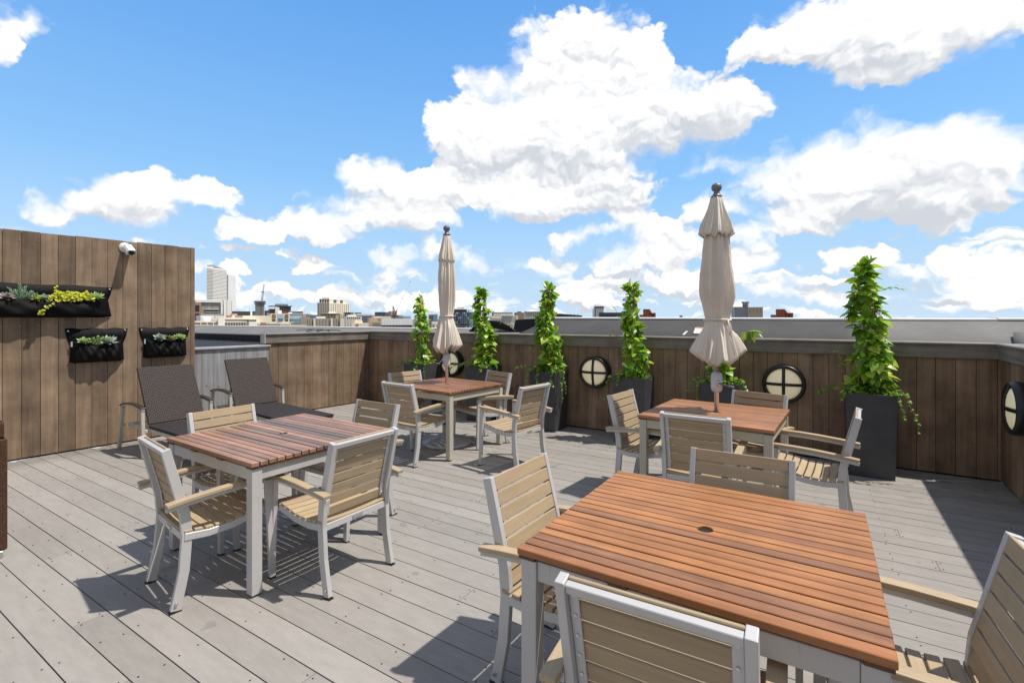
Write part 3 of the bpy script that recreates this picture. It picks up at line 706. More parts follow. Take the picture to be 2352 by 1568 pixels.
def climber(label, x, y, ztop, seed, wid=.17, flowers=(), dens=1.0, top_w=.065, shoots=3):
    o = thing('climbing_plant', label, 'plant', (x,y,.75), 0, 'climbing plants on bamboo stakes')
    random.seed(seed); Ht = ztop-.75; mb = MB()
    ph = [random.uniform(0,6) for _ in range(4)]
    n = int(390*dens*Ht/1.2)
    for i in range(n):
        tt = random.random()**.92; z = tt*Ht
        rr = (wid*(1-tt)**1.25+top_w*(1-(1-tt)**1.25))*(.80+.22*math.sin(9*tt+ph[0])+.15*math.sin(17*tt+ph[1]))*(1 if tt < .93 else .6)
        th = random.uniform(0,2*math.pi); q = random.random()**.45
        if math.sin(10*tt+ph[0]+2*math.sin(th+ph[1])*1.4) < -.62 and q > .35: continue
        off = Vector((.03*math.sin(5*tt+ph[2]), .02*math.sin(6*tt+ph[3]), 0))
        dr = Vector((math.cos(th),math.sin(th),0)); p = off + dr*(rr*q*.72) + Vector((0,0,z))
        d = dr*random.uniform(.5,1) + Vector((0,0,random.uniform(-.55,.55 if tt < .85 else 1.1))) + rv()*.35
        L = random.uniform(.055,.15)*(1.0 if tt < .7 else .85)
        leaf(mb, p, d, Vector((0,0,.8))+dr*random.uniform(.1,1.3)+rv()*.4, L, L*random.uniform(.62,.82), random.uniform(.02,.28), random.uniform(.15,.6))
    st = MB()
    for k in range(shoots):
        th = random.uniform(math.pi,2*math.pi); z = random.uniform(.05,.8)*Ht; dr = Vector((math.cos(th),.4*math.sin(th),random.uniform(.0,.7)))
        pts = [Vector((0,0,z))+dr*(.09+.05*s)+Vector((0,0,.01*s*s*random.uniform(-.4,.5))) for s in range(5)]
        st.tube(pts, .002, 5)
        for p in pts[1:]:
            for s in (-1,1): leaf(mb, p, dr+rv()*.7+Vector((0,0,.3)), Vector((0,0,1)), random.uniform(.04,.08), .035, .3, .3)
    mb.build('foliage', M['leaf'], o, fix=False)
    for k in range(4):
        a = 2*math.pi*k/4+.6; st.tube([(x_*math.cos(a)+.004*s, x_*math.sin(a), s*Ht*.97/4.0) for s, x_ in enumerate((.11,.09,.065,.045,.02))], .005, 6)
    for k in range(3):
        st.tube([((.10-.075*s/24)*math.cos(s*.75+k*2.1), (.10-.075*s/24)*math.sin(s*.75+k*2.1), Ht*s/25) for s in range(25)], .0032, 5, 1)
    st.build('stakes', [M['bamboo'], M['stem']], o)
    for tt, a in flowers:
        flower(o, Vector((.10*math.cos(a), .10*math.sin(a), tt*Ht)), Vector((math.cos(a), math.sin(a), .3)))
    return o
def ivy(label, x, y, seed, trails, half=.19, n=150):
    o = thing('ivy', label, 'plant', (x,y,.78), 0, 'ivy spilling over the planters')
    random.seed(seed); mb = MB(); st = MB()
    for i in range(n):
        a, b = random.uniform(-1,1), random.uniform(-1,1)
        p = Vector((a*half, b*half, random.uniform(.01,.09)*(1.25-.5*max(abs(a),abs(b)))))
        ivy_leaf(mb, p, rv()+Vector((a*.7,b*.7-.3,.25)), Vector((0,0,1))+rv()*.5, random.uniform(.03,.055))
    for (ax, ay, dx, dy, ln, drop) in trails:
        N_ = 12; pts = []
        for s in range(N_+1):
            q = s/N_
            pts.append(Vector((ax+dx*ln*min(1,q*1.5)+.012*math.sin(q*9+ax*30), ay+dy*ln*min(1,q*1.5), .06*math.sin(min(1,q*2.2)*math.pi*.8) - drop*q**1.6 + .015)))
        st.tube(pts, .0025, 5)
        for j, p in enumerate(pts[1:]):
            for w in range(random.choice((1,2,2))):
                ivy_leaf(mb, p+rv()*.012, rv()*.8+Vector((dx*.6,dy*.6-.4,-.35)), Vector((0,-.7,1))+rv()*.4, random.uniform(.024,.05)*(1.05-.35*j/N_))
    mb.build('leaves', M['ivy'], o, fix=False); st.build('vine_stems', M['stem'], o)
    return o
PX = [(-5.40,5.70,1.86),(-4.236,5.79,1.965),(-3.115,5.775,1.965),(-1.91,5.735,1.95),(-.885,5.72,1.55),(.462,5.715,2.05)]
names = ['leftmost','second from the left','third from the left, beside the far umbrella table','fourth from the left','hidden behind the nearer umbrella','rightmost and largest in the photo']
whr = ['nearest the corner', 'behind the far umbrella table', 'between the far umbrella table and the second lamp', 'right of the second lamp', 'half hidden by the nearer umbrella', 'closest to the right corner']
FL = [((.42,4.5),), ((.86,4.4),(.84,5.2)), ((.38,5.0),(.62,4.6)), ((.83,4.3),(.47,3.9)), (), ((.47,3.6),(.62,5.4),(.8,3.3))]
for i, (x, yf, zt) in enumerate(PX):
    planter_box('tapered charcoal planter box, ' + names[i], x, yf, .40 if i < 5 else .405, .365)
    climber('green climbing plant on stakes, ' + whr[i], x-.01, yf+.2, zt, 40+i, (.15,.23,.26,.23,.16,.27)[i], FL[i], (.85,1.5,1.45,1.35,.9,2.1)[i], (.05,.08,.07,.05,.06,.07)[i], (2,3,4,2,0,4)[i])
TR = [[(-.17,-.17,-.6,-.5,.20,.16),(.1,-.2,.1,-.8,.06,.22),(.18,-.15,.5,-.4,.10,.25)],
      [(-.18,-.15,-1,-.3,.28,.10),(-.15,-.1,-1,-.1,.22,.05),(.1,-.2,.1,-.6,.05,.12)],
      [(-.16,-.18,-.5,-.6,.12,.22),(.15,-.19,.1,-.8,.06,.20),(.19,-.1,.7,-.3,.10,.42),(.19,.0,.6,-.2,.10,.30),(-.05,-.2,-.1,-.8,.06,.18),(-.18,0,-1,-.2,.3,.02)],
      [(-.18,-.16,-.7,-.4,.14,.30),(-.1,-.2,-.2,-.8,.05,.10)],
      [(-.18,-.17,-.6,-.5,.10,.30),(-.17,-.1,-1,-.3,.16,.12),(.19,-.1,.6,-.3,.10,.10)],
      [(-.19,-.12,-1,-.2,.22,.06),(.19,-.14,.7,-.3,.20,.36),(.18,-.19,.3,-.6,.14,.22),(-.17,-.19,-.6,-.3,.08,.08)]]
for i, (x, yf, zt) in enumerate(PX):
    ivy('bright green ivy on the planter ' + whr[i], x, yf+.2, 70+i, TR[i], .19, (130,130,170,140,130,190)[i])
# drooping branch of the hidden plant, seen right of the umbrella
mb = MB(); random.seed(5); st = MB()
st.tube([(-.90,5.92,1.30),(-.80,5.85,1.36),(-.66,5.8,1.385),(-.56,5.78,1.38)], .0035, 6)
for d in ((.8,-.2,-.05),(.7,-.2,-.35),(.4,-.3,-.9),(.2,-.4,-1),(.9,.1,.1),(.1,-.3,-1),(-.3,-.3,-.9)):
    leaf(mb, Vector((-.60+random.uniform(-.06,.04),5.78,1.382)), Vector(d)+rv()*.1, Vector((0,-.2,1)), random.uniform(.10,.15), .055, .25, .15)
# a thing of its own would float: it belongs to the climber behind the umbrella
host = [q for q in COL.objects if q.get('label') == 'green climbing plant on stakes, ' + whr[4]][0]
br = mb.build('side_branch', M['leaf'], host, fix=False); br.location = (-host.location[0], -host.location[1], -host.location[2])
b2 = st.build('branch_stem', M['stem'], br)

# ------------------------------------------------------------------ pocket planters on the tall wall (local x along the wall from its right end)
def wloc(s, z, out=0.0):                           # s = metres from the right end of the tall wall towards the viewer
    return Vector((E_t[0]-lx*s + ly*out, E_t[1]-ly*s - lx*out, z))
def pocket(label, s0, s1, z0, z1, seed, rivets, tagged, sag=.05, narrow=.07):
    c = wloc((s0+s1)/2, 0, .004); o = thing('felt_pocket_planter', label, 'wall planter', (c.x,c.y,z0), LA, 'black felt pocket planters')
    w = (s1-s0)/2; h = z1-z0; random.seed(seed)
    mb = MB()                                     # back sheet
    n = 20; rows = []
    for j in range(5):
        q = j/4; rows.append([((-w+2*w*i/n)*(1-(narrow/w)*(1-smooth(q,.25,.98))), -.004-.004*math.sin(i*1.9+j), q*h+(.006*math.sin(i*.9) if j==4 else 0)) for i in range(n+1)])
    mb.loft(rows, 0, False, False, True); b = mb.build('back_sheet', M['felt'], o); sd = b.modifiers.new('s','SOLIDIFY'); sd.thickness = .004
    mb = MB(); rows = []; n = 48; wp = w-narrow*.72
    for j in range(15):
        q = j/14; row = []
        for i in range(n+1):
            u = -1+2*i/n; e = 1-abs(u)**4.5
            top = .66*h - sag*(1-u*u) + .006*math.sin(u*7+seed)
            z = .012+q*(top-.012)
            dep = (.006 + e*(.045+.065*math.sin(math.pi*(.15+.62*(1-q)))))*(1+.05*math.sin(u*9+q*4+seed)) + .007*math.sin(u*13-q*6+seed)*e + .006*math.sin(u*23+q*9)*e
            if j == 0: dep *= .55
            row.append((u*wp*(1+.05*(1-q)), -.008-dep, z))
        rows.append(row)
    mb.loft(rows, 0, False, False, True); b = mb.build('pocket', M['felt'], o); sd = b.modifiers.new('s','SOLIDIFY'); sd.thickness = .004
    mb = MB()                                     # soil inside
    mb.loft([[(-wp*.9,-.012,.40*h),(wp*.9,-.012,.40*h),(wp*.85,-.065,.38*h),(-wp*.85,-.065,.38*h)],[(-wp*.9,-.012,.41*h),(wp*.9,-.012,.41*h),(wp*.85,-.065,.39*h),(-wp*.85,-.065,.39*h)]]); mb.build('soil', M['soil'], o)
    for x in rivets:
        mb = MB(); mb.lathe([(.009,0),(.010,.003),(.006,.005),(.004,.003)], 14, 0, Matrix.Translation((x*(w-.028),-.012,h-.026)) @ Matrix.Rotation(R(90),4,'X')); mb.build('rivet', M['rivet'], o)
    if tagged:
        mb = MB(); mb.bx(-wp-.004,-wp+.012,-.040,-.036,.48*h,.63*h); mb.build('side_tag', M['tag'], o)
    return o
pocket('long black felt planter high on the tall wall, with yellow-green leaves', .885, 2.60, 1.53, 1.895, 1, (1,-1), False, .04)
pocket('small black felt planter in the middle, below the security camera', .735, 1.315, 1.005, 1.402, 2, (1,-1), True, .06)
pocket('small black felt planter by the right end of the tall wall', .065, .625, 1.02, 1.402, 3, (1,-1), True, .06)

def sroot(name, label, s, z, out, group=None): 
    p = wloc(s, z, out); return thing(name, label, 'succulent', p, LA, group)
def rosette(name, label, s, z, out, r, mat, seed, layers=4, tilt=.6, w=.5):
    o = sroot(name, label, s, z, out); random.seed(seed); mb = MB()
    ax = Vector((0,-tilt,1)).normalized(); u = ax.cross(Vector((1,0,0))).normalized(); v_ = ax.cross(u)
    for l in range(layers):
        k = 6+2*(l % 3); el = .15+.95*l/layers
        for i in range(k):
            a = 2*math.pi*i/k + l*.7; d = (u*math.cos(a)+v_*math.sin(a))*math.cos(el)+ax*math.sin(el)
            leaf(mb, d*.005, d, ax, r*(1-.55*l/layers)*random.uniform(.85,1.1), r*w*(1-.4*l/layers), .35, -.25)
    mb.build('leaves', mat, o, fix=False); return o
def sedum(name, label, s, z, out, stems, mat, seed, L=.03, lw=.26):
    o = sroot(name, label, s, z, out); random.seed(seed); mb = MB(); st = MB()
    for (dx, dy, h_) in stems:
        top = Vector((dx,dy,h_)); st.tube([(dx*.2,0,-.05), (dx*.6,dy*.5,h_*.5), top], .004, 5); n = int(h_*420)
        for i in range(n):
            q = (i+.5)/n; p = Vector((dx*.2,0,-.02)).lerp(top, q); a = i*2.4
            d = Vector((math.cos(a),math.sin(a),.35+.9*q*q)); leaf(mb, p, d, Vector((0,0,1)), L*(1.1-.35*q)*random.uniform(.8,1.15), L*lw, .2, -.25)
    mb.build('leaves', mat, o, fix=False); st.build('stems', M['stem'], o); return o
rosette('rosette_succulent', 'purple grey rosette at the left end of the long felt planter', 1.775, 1.735, .075, .075, M['purple'], 1, 5, .9, .55)
sedum('spiky_sedum', 'tall blue-green spiky sedum in the long felt planter', 1.675, 1.725, .06, [(-.005,.0,.145),(.035,-.02,.125),(-.09,.0,.105),(-.045,-.02,.085),(.01,-.03,.08),(.06,-.03,.06)], M['bluegreen'], 2, .044, .25)
sedum('spiky_sedum', 'shorter blue-green sedum right of the tall one in the long felt planter', 1.59, 1.72, .06, [(.0,.0,.085),(.035,-.02,.06),(-.03,-.01,.07),(.02,-.03,.05)], M['bluegreen'], 3, .042, .25)
rosette('pointed_succulent', 'yellow-green pointed succulent beside the shorter sedum', 1.545, 1.725, .075, .075, M['lime'], 4, 3, .7, .3)
rosette('rosette_succulent', 'flat dark blue-green rosette left of the yellow-green plant', 1.49, 1.735, .07, .065, M['greyrose'], 5, 4, .7, .5)
def jenny():
    o = sroot('creeping_jenny', 'bright yellow-green round-leaved plant spilling from the long felt planter', 1.27, 1.735, .075); random.seed(8); mb = MB(); st = MB()
    def disc(p, r):
        n = (rv()*.7+Vector((0,-.7,.6))).normalized(); s = n.cross(Vector((1,.2,.1))).normalized(); u = n.cross(s); cc = p+n*.002
        mb.add([cc]+[p+(s*math.cos(k*.785)+u*math.sin(k*.785))*r*(1+.1*math.cos(2*k)) for k in range(8)], [(0,k,k%8+1) for k in range(1,9)], 0, True)
    for k in range(250):
        x = random.gauss(.02,.085); disc(Vector((max(-.19,min(.20,x)), random.uniform(-.05,.03), random.uniform(-.03,.085)*(1-abs(x)*2.2)+.005)), random.uniform(.010,.020))
    for pts in ([(-.12,0,.02),(-.135,-.02,.09),(-.125,-.02,.13)], [(.12,0,.02),(.135,-.02,.07),(.13,-.02,.10)], [(-.10,-.03,.0),(-.16,-.06,-.05),(-.22,-.07,-.10),(-.262,-.07,-.15)], [(-.13,-.02,.03),(-.17,-.05,.02),(-.185,-.055,-.02)]):
        st.tube([Vector(q) for q in pts], .002, 5)
        for a, b in zip(pts, pts[1:]):
            for q in range(6): disc(Vector(a).lerp(Vector(b), q/5.0)+rv()*.016, random.uniform(.010,.018))
    for q in range(10): disc(Vector((-.262,-.075,-.152))+rv()*.018, .016)
    mb.build('leaves', M['lime'], o, fix=False); st.build('stems', M['stem'], o)
jenny()
rosette('pointed_succulent', 'pale green pointed rosette right of the yellow plant in the long felt planter', 1.05, 1.755, .07, .095, M['lightgreen'], 6, 4, .6, .32)
sedum('bushy_sedum', 'pale green bushy sedum filling the middle of the central small felt planter', 1.03, 1.215, .07, [(0,0,.08),(.05,-.02,.065),(-.05,-.01,.065),(.09,-.02,.055),(-.09,-.02,.05),(.02,-.04,.055)], M['lightgreen'], 9, .05, .34)
rosette('rosette_succulent', 'silver green rosette at the right of the central small felt planter', .945, 1.235,   .08, .10, M['greyrose'], 10, 4, .7, .4)
rosette('rosette_succulent', 'tiny yellowish rosettes at the left of the central small felt planter', 1.16, 1.245, .07, .075, M['lightgreen'], 11, 4, .6, .5)
rosette('rosette_succulent', 'silver rosette at the left of the rightmost felt planter', .425, 1.26, .075, .08, M['greyrose'], 12, 5, .8, .55)
o = sroot('variegated_plant', 'variegated broad-leaved succulent in the middle of the rightmost felt planter', .315, 1.235, .07); mb = MB(); random.seed(13)
for k in range(26):
    a = k*2.4; d = Vector((math.cos(a)*.9, math.sin(a)*.6-.2, random.uniform(.0,1.6))); leaf(mb, Vector((random.uniform(-.03,.03),0,.0)), d, Vector((0,-.3,1)), random.uniform(.06,.11), .05, .2, .15)
mb.build('leaves', M['variegated'], o, fix=False)
rosette('pointed_succulent', 'small green striped rosette at the right of the rightmost felt planter', .195, 1.26, .07, .08, M['lightgreen'], 14, 4, .6, .4)

# security camera
p = wloc(.735+.03, 2.385, .002); o = thing('security_camera', 'white security camera near the top of the tall plank wall', 'camera', p, LA)
RX = Matrix.Rotation(R(90),4,'X')
mb = MB(); mb.lathe([(.058,0),(.060,.006),(.050,.018),(.026,.026),(.024,.05)], 32, 0, RX); mb.build('wall_mount', M['white'], o)
mb = MB()
for a in (.6,2.5,4.6): mb.lathe([(.005,.016),(.005,.0195)], 10, 0, RX @ Matrix.Translation((.045*math.cos(a),.045*math.sin(a),0)))
mb.build('mount_screws', M['lens'], o)
hd = Vector((.03,-.86,-.50)).normalized(); rot = hd.to_track_quat('-Y','Z').to_matrix()
def tr(v): return rot @ Vector(v) + Vector((.02,-.06,-.012))
def cyl(mb, r0, y0, r1, y1, n=24): mb.loft([[tr((r*math.cos(2*math.pi*k/n), y, r*math.sin(2*math.pi*k/n))) for k in range(n)] for r, y in ((r0,y0),(r1,y1))], 0, True, True, True)
mb = MB(); cyl(mb,.034,.02,.036,-.125); bd = mb.build('camera_body', M['white'], o)
mb = MB(); sec = [(-.046,-.030),(-.046,.012),(-.034,.038),(.034,.038),(.046,.012),(.046,-.030),(.042,-.030),(.042,.012),(.031,.034),(-.031,.034),(-.042,.012),(-.042,-.030)]
mb.loft([[tr((x,.03,z)) for x, z in sec],[tr((x,-.137,z)) for x, z in sec]]); mb.build('sunshade', M['white'], bd)
mb = MB(); cyl(mb,.030,-.1255,.030,-.131); mb.build('lens', M['lens'], bd)

# ------------------------------------------------------------------ city
GZ = -28.0
mb = MB(); mb.add([(-9000,-9000,GZ),(9000,-9000,GZ),(9000,9000,GZ),(-9000,9000,GZ)], [(0,1,2,3)])
t = NT('city_ground'); n = t.noise(t.coord(), .01, 6); tag(mb.build('city_ground', t.done(t.mix(n,(.10,.10,.095),(.16,.155,.145)), .9)), kind='structure')
def pl(name, c, rough=.7): return plain(name, c, rough, 0, .06, .05)
cream = pl('cream_concrete', (.80,.71,.55)); tan = pl('tan_brick', (.50,.41,.29)); brown = pl('brown_brick', (.23,.17,.12)); olive = pl('grey_brown_brick', (.38,.335,.26))
whitec = pl('white_cladding', (.88,.87,.85)); red = pl('red_brick', (.30,.10,.06)); rosebrick = pl('rose_brick', (.38,.22,.16)); darkm = pl('dark_metal', (.035,.04,.045), .5); greyc = pl('grey_cladding', (.27,.29,.31), .5)
glassd = plain('dark_window_glass', (.02,.025,.03), .12, 0, .2, .3, .6); glassb = plain('blue_glass', (.10,.19,.28), .15, 0, .2, .1, .6); glassg = plain('green_glass', (.03,.12,.11), .12, 0, .2, .1, .6)
glassl = plain('pale_blue_glass', (.38,.55,.62), .2, 0, .1, .1, .5); navy = plain('navy_glass', (.03,.06,.11), .2, 0, .2, .1, .6); rust = pl('rust_red_paint', (.34,.095,.045)); conc = pl('raw_concrete', (.42,.40,.37))
slabm = pl('pale_slab', (.76,.76,.755)); palest = pl('pale_cream', (.90,.865,.77))
UNIT = {}
def ubox(mat):
    if mat.name not in UNIT:
        mb = MB(); mb.bx(-.5,.5,0,1,-.5,.5); o = mb.build('unit', mat); UNIT[mat.name] = o.data; bpy.data.objects.remove(o)
    return UNIT[mat.name]
class B:
    """a building whose front runs from pixel column u0 to u1 at D metres; local x along the front, y into the block"""
    def __init__(s, name, label, u0, u1, D, cat='building', yaw=14, group=None):
        s.D = D; um = (u0+u1)/2; r = (um-CX)/F
        n = math.atan2(r, 1.0)                       # direction of the ray in the camera plane
        rot = n*-1 + R(yaw)                          # front faces the viewer, turned a little to the sun
        ex = (math.cos(rot), math.sin(rot)); c = (r*D, D)
        def hit(u):
            k = (u-CX)/F; den = ex[0]-k*ex[1]; q = (k*c[1]-c[0])/den; return q
        s.hit = hit; s.q0, s.q1 = hit(u0), hit(u1); s.w = s.q1-s.q0
        p = (c[0]+ex[0]*s.q0, c[1]+ex[1]*s.q0); s.ex = ex; s.c = c
        wx, wy = cam2w(*p); s.o = thing(name, label, cat, (wx,wy,GZ), rot+A, group); s.rot = rot
    def X(s, u): return s.hit(u)-s.q0
    def Z(s, v, u=None):
        d = s.D if u is None else s.c[1]+s.ex[1]*s.hit(u)
        return H+(HY-v)/F*d-GZ
    def box(s, part, mat, u0, u1, v0, v1=None, y0=0, dep=20, parent=None):
        um = (u0+u1)/2; z1 = s.Z(v0,um); z0 = 0 if v1 is None else s.Z(v1,um)
        mb = MB(); mb.bx(s.X(u0), s.X(u1), y0, y0+dep, z0, z1); return mb.build(part, mat, parent or s.o)
    def grid(s, part, mat, u0, u1, v0, v1, nx, ny, fx=.6, fy=.55, y=-.12, dep=.3, vary=None):
        random.seed(nx*31+ny)
        for i in range(nx):
            for j in range(ny):
                ua = u0+(u1-u0)*(i+.5)/nx; va = v0+(v1-v0)*(j+.5)/ny
                m_ = mat if vary is None else random.choice(vary)
                ob = bpy.data.objects.new(part, ubox(m_)); COL.objects.link(ob); ob.parent = s.o
                wd = (s.X(u0+(u1-u0)*(i+.5+fx/2)/nx)-s.X(u0+(u1-u0)*(i+.5-fx/2)/nx)); hh = (v1-v0)/ny*fy/F*s.D
                ob.location = (s.X(ua), y, s.Z(va,ua)); ob.scale = (wd, dep, hh)
    def side(s, part, mat, x, y0, y1, v0, v1, ny, nz, fy=.6, fz=.5):      # openings on the right-hand side wall
        for i in range(ny):
            for j in range(nz):
                ob = bpy.data.objects.new(part, ubox(mat)); COL.objects.link(ob); ob.parent = s.o
                va = v0+(v1-v0)*(j+.5)/nz; ob.rotation_euler = (0,0,R(90)); ob.location = (x+.12, y0+(y1-y0)*(i+.5)/ny, s.Z(va)); ob.scale = ((y1-y0)/ny*fy, .3, (v1-v0)/nz*fz/F*s.D)
def z5(x, y): return ((750+.2979*x)*.5742, (1020+.2979*y)*.5742)
def U(x): return (750+.2979*x)*.5742
def V(y): return (1020+.2979*y)*.5742
def U2(x): return (1400+.2976*x)*.5742
def V2(y): return (1150+.2976*y)*.5742
def U3(x): return (2100+.4677*x)*.5742
def V3(y): return (1150+.4677*y)*.5742
# banded office tower
b = B('office_tower', 'tallest pale skyscraper with horizontal dark window bands, left of the view', U(345), U(527), 1400, yaw=50)
b.box('shaft', palest, U(345), U(527), V(183), None, 0, 9)
mb = MB(); x0 = b.X(U(258))+7.1; zt = b.Z(V(172)); mb.loft([[(x0,6,0),(0,0.01,0),(2,8,0)],[(x0,6,zt),(0,0.01,zt),(2,8,zt)]]); mb.build('angled_bay', palest, b.o)
mb = MB(); mb.loft([[(x0+1,6.5,zt),(0,.6,zt),(b.w,.6,b.Z(V(190))-3),(b.w,8.7,b.Z(V(190))-3),(2.5,8.7,zt)],[(x0+3,6.8,zt+4),(1,2,zt+6),(b.w-1,2,zt-2),(b.w-1,8,zt-2),(3,8,zt+4)]]); mb.build('roof', greyc, b.o)
for j in range(22):
    v0 = 205+j*18.4; mb = MB(); z = b.Z(V(v0)); k = .6
    mb.bx(.3, b.w-.3, -.35, -.02, z-k, z+k); mb.build('window_band', greyc, b.o)
    mb = MB(); d = Vector((-x0,-6,0)).normalized(); nn = Vector((d.y,-d.x,0)); q = [Vector((x0,6,0))+nn*.05, Vector((-.2,.1,0))+nn*.05, Vector((-.2,.1,0))+nn*.4, Vector((x0,6,0))+nn*.4]
    mb.loft([[(p_.x,p_.y,z-.95) for p_ in q],[(p_.x,p_.y,z+.95) for p_ in q]]); mb.build('window_band', greyc, b.o)
b = B('office_slab', 'plain pale windowless slab tower attached right of the banded skyscraper', U(530), U(645), 1490, yaw=50)
b.box('wall', slabm, U(546), U(645), V(270), None, 0, 40); b.box('corner_strip', greyc, U(529), U(545), V(266), None, 2, 30)
# coloured-glass hospital building
b = B('glass_mosaic_building', 'building with a multicoloured glass mosaic facade in a white frame', U(97), U(600), 520, yaw=8)
b.box('tan_block', tan, U(97), U(488), V(606), None, 3, 40)
b.box('white_block', whitec, U(488), U(530), V(605), None, 0, 30); b.box('white_block', palest, U(531), U(588), V(606), None, -.5, 30); b.box('tan_edge', tan, U(589), U(600), V(612), None, 1, 20)
for a in ((112,470,618,634),(445,470,635,800)): b.box('white_frame', whitec, U(a[0]), U(a[1]), V(a[2]), V(a[3]), -1.5, 4)
t = NT('mosaic_glass'); br = t.n('ShaderNodeTexVoronoi'); br.distance = 'CHEBYCHEV'; br.inputs['Scale'].default_value = .75; t.l(t.coord((1,.05,.8)), br.inputs['Vector'])
sp = t.n('ShaderNodeSeparateColor'); t.l(br.outputs['Color'], sp.inputs[0])
c = t.ramp(sp.outputs[0], [(0,(.10,.20,.34)),(.3,(.22,.34,.36)),(.5,(.42,.36,.10)),(.65,(.26,.34,.30)),(.8,(.45,.22,.05)),(1,(.16,.28,.42))]); M['mosaic'] = t.done(c, .25)
b.box('mosaic_glass', M['mosaic'], U(185), U(444.5), V(635), V(786), .0, 2.9)
b.box('ledge', slabm, U(232), U(418), V(728), V(733), -1.5, 1.45); b.box('ledge', slabm, U(232), U(418), V(762), V(767), -1.5, 1.45); b.box('ledge_glass', glassd, U(234), U(416), V(733.2), V(761.8), -1.2, 1.1)
b.box('base_band', conc, U(181), U(470), V(787), V(806), -1, 3.9)
b.box('brick_wing', rosebrick, U(97), U(181), V(636), None, -3, 5.9)
for a in ((672,756),(783,815),(838,850),(868,878)): b.box('window', glassd, U(100), U(153), V(a[0]), V(a[1]), -3.3, .5)
# rooftop louvres
b = B('louvre_roof_plant', 'low black row of rooftop louvres right of the mosaic building', U(575), U(845), 600, 'roof plant', yaw=10)
b.box('plant_room', darkm, U(575), U(845), V(754), None, 0, 20); b.grid('louvre', greyc, U(580), U(842), V(757), V(796), 7, 3, .8, .25, -.3, .4)
# concrete core under construction
b = B('construction_tower', 'unfinished concrete tower core with a brown formwork platform and mast on top', U(918), U(1052), 900, 'construction tower', yaw=10)
b.box('core', conc, U(930), U(985), V(660), None, 2, 14); b.box('core', slabm, U(1000), U(1040), V(660), None, 6, 10)
for j in range(7): b.box('floor_slab', conc, U(928), U(1042), V(668+j*20), V(673+j*20), 0, 15)
b.box('formwork', brown, U(918), U(1052), V(617), V(630), -2, 20); b.box('formwork', red, U(922), U(1048), V(633), V(643), -1, 18); b.box('formwork', darkm, U(920), U(1050), V(648), V(660), -1.5, 19)
mb = MB(); zb = b.Z(V(618)); zt = b.Z(V(385)); xm = b.X(U(1016)); n_ = 16
for a in (0,1):
    for c_ in (0,1): mb.tube([(xm-2+a*2.2,6+c_*2.2,zb),(xm+2+a*1.2,6+c_*1.2,zt)], .28, 5)
for j in range(n_):
    z = zb+(zt-zb)*j/n_; mb.bx(xm-2+4*j/n_, xm+.4+3.6*j/n_, 5.8, 8.2, z, z+.5)
mb.bx(xm-2.2, xm+3, 5, 9, zb+(zt-zb)*.50, zb+(zt-zb)*.56); mb.build('crane_mast', greyc, b.o)
b = B('low_tower_block', 'dark low block just right of the unfinished tower core', U(1045), U(1105), 850, yaw=5); b.box('wall', darkm, U(1045), U(1105), V(745), None, 0, 15); b.box('wall', greyc, U(1060), U(1098), V(772), None, -2, 1.9)
b = B('blue_office_block', 'small blue-grey block left of the unfinished tower core', U(872), U(925), 950, yaw=5); b.box('wall', glassb, U(872), U(925), V(756), None, 0, 12); b.box('roof', slabm, U(870), U(926), V(753), V(756), -1, 14)
# dark glass laboratory with flat overhanging roof
b = B('overhang_roof_building', 'dark building with flat overhanging roof over red brick walls', U(1107), U(1405), 650, yaw=6)
b.box('brick_wall', red, U(1107), U(1175), V(722), None, 2, 20); b.box('white_stack', whitec, U(1176), U(1231), V(700), None, -3, 10); b.box('glass_wall', greyc, U(1232), U(1395), V(692), None, 4, 20)
b.box('roof_slab', darkm, U(1107), U(1405), V(682), V(690), -3, 30); b.box('penthouse', greyc, U(1195), U(1355), V(655), V(681.5), 4, 14); b.box('brick_wall', red, U(1240), U(1340), V(742), None, -1, 4.9)
b.grid('window', glassd, U(1300), U(1395), V(694), V(735), 5, 2, .7, .6, 3.8); b.grid('window', glassd, U(1112), U(1172), V(728), V(770), 4, 3, .45, .5, 1.8)
b = B('red_brick_block', 'low red brick block right of the overhanging roof building', U(1405), U(1548), 640, yaw=6)
b.box('wall', rosebrick, U(1405), U(1480), V(757), None, 0, 15); b.box('wall', red, U(1481), U(1548), V(756), None, -1, 15); b.grid('window', glassd, U(1408), U(1478), V(760), V(785), 5, 2, .5, .5)
# long cream building
b = B('cream_long_building', 'long low cream building with red rooftop strips in the middle left', U(185), U(1130), 420, yaw=12)
b.box('wall', cream, U(375), U(1120), V(811), None, 0, 25); b.box('wall', palest, U(185), U(374), V(809), None, 3, 20)
b.box('red_roof_strip', red, U(520), U(596), V(813), V(831), -.4, .35); b.box('red_roof_strip', red, U(638), U(742), V(817), V(830), -.4, .35); b.box('roof_hut', tan, U(614), U(678), V(785), V(810.5), 3, 8)
b.box('terrace_roof', palest, U(500), U(912), V(853), V(866), -6, 5.9); b.box('terrace_wall', conc, U(500), U(905), V(866.2), None, -5, 4.9); b.grid('window', glassd, U(765), U(905), V(870), V(886), 10, 1, .6, .8, -5.2)
for x in (213,243): 
    mb = MB(); xc = b.X(U(x+15)); mb.lathe([(2.6,0),(2.6,b.Z(V(838))),(1.8,b.Z(V(830))),(.4,b.Z(V(828)))], 20, 0, Matrix.Translation((xc,-4,0))); mb.build('storage_tank', whitec, b.o)
b.grid('window', glassd, U(850), U(1100), V(905), V(922), 8, 1, .3, .7, -.15)
b.box('low_wing', palest, U(795), U(970), V(893), None, -8, 7.8)
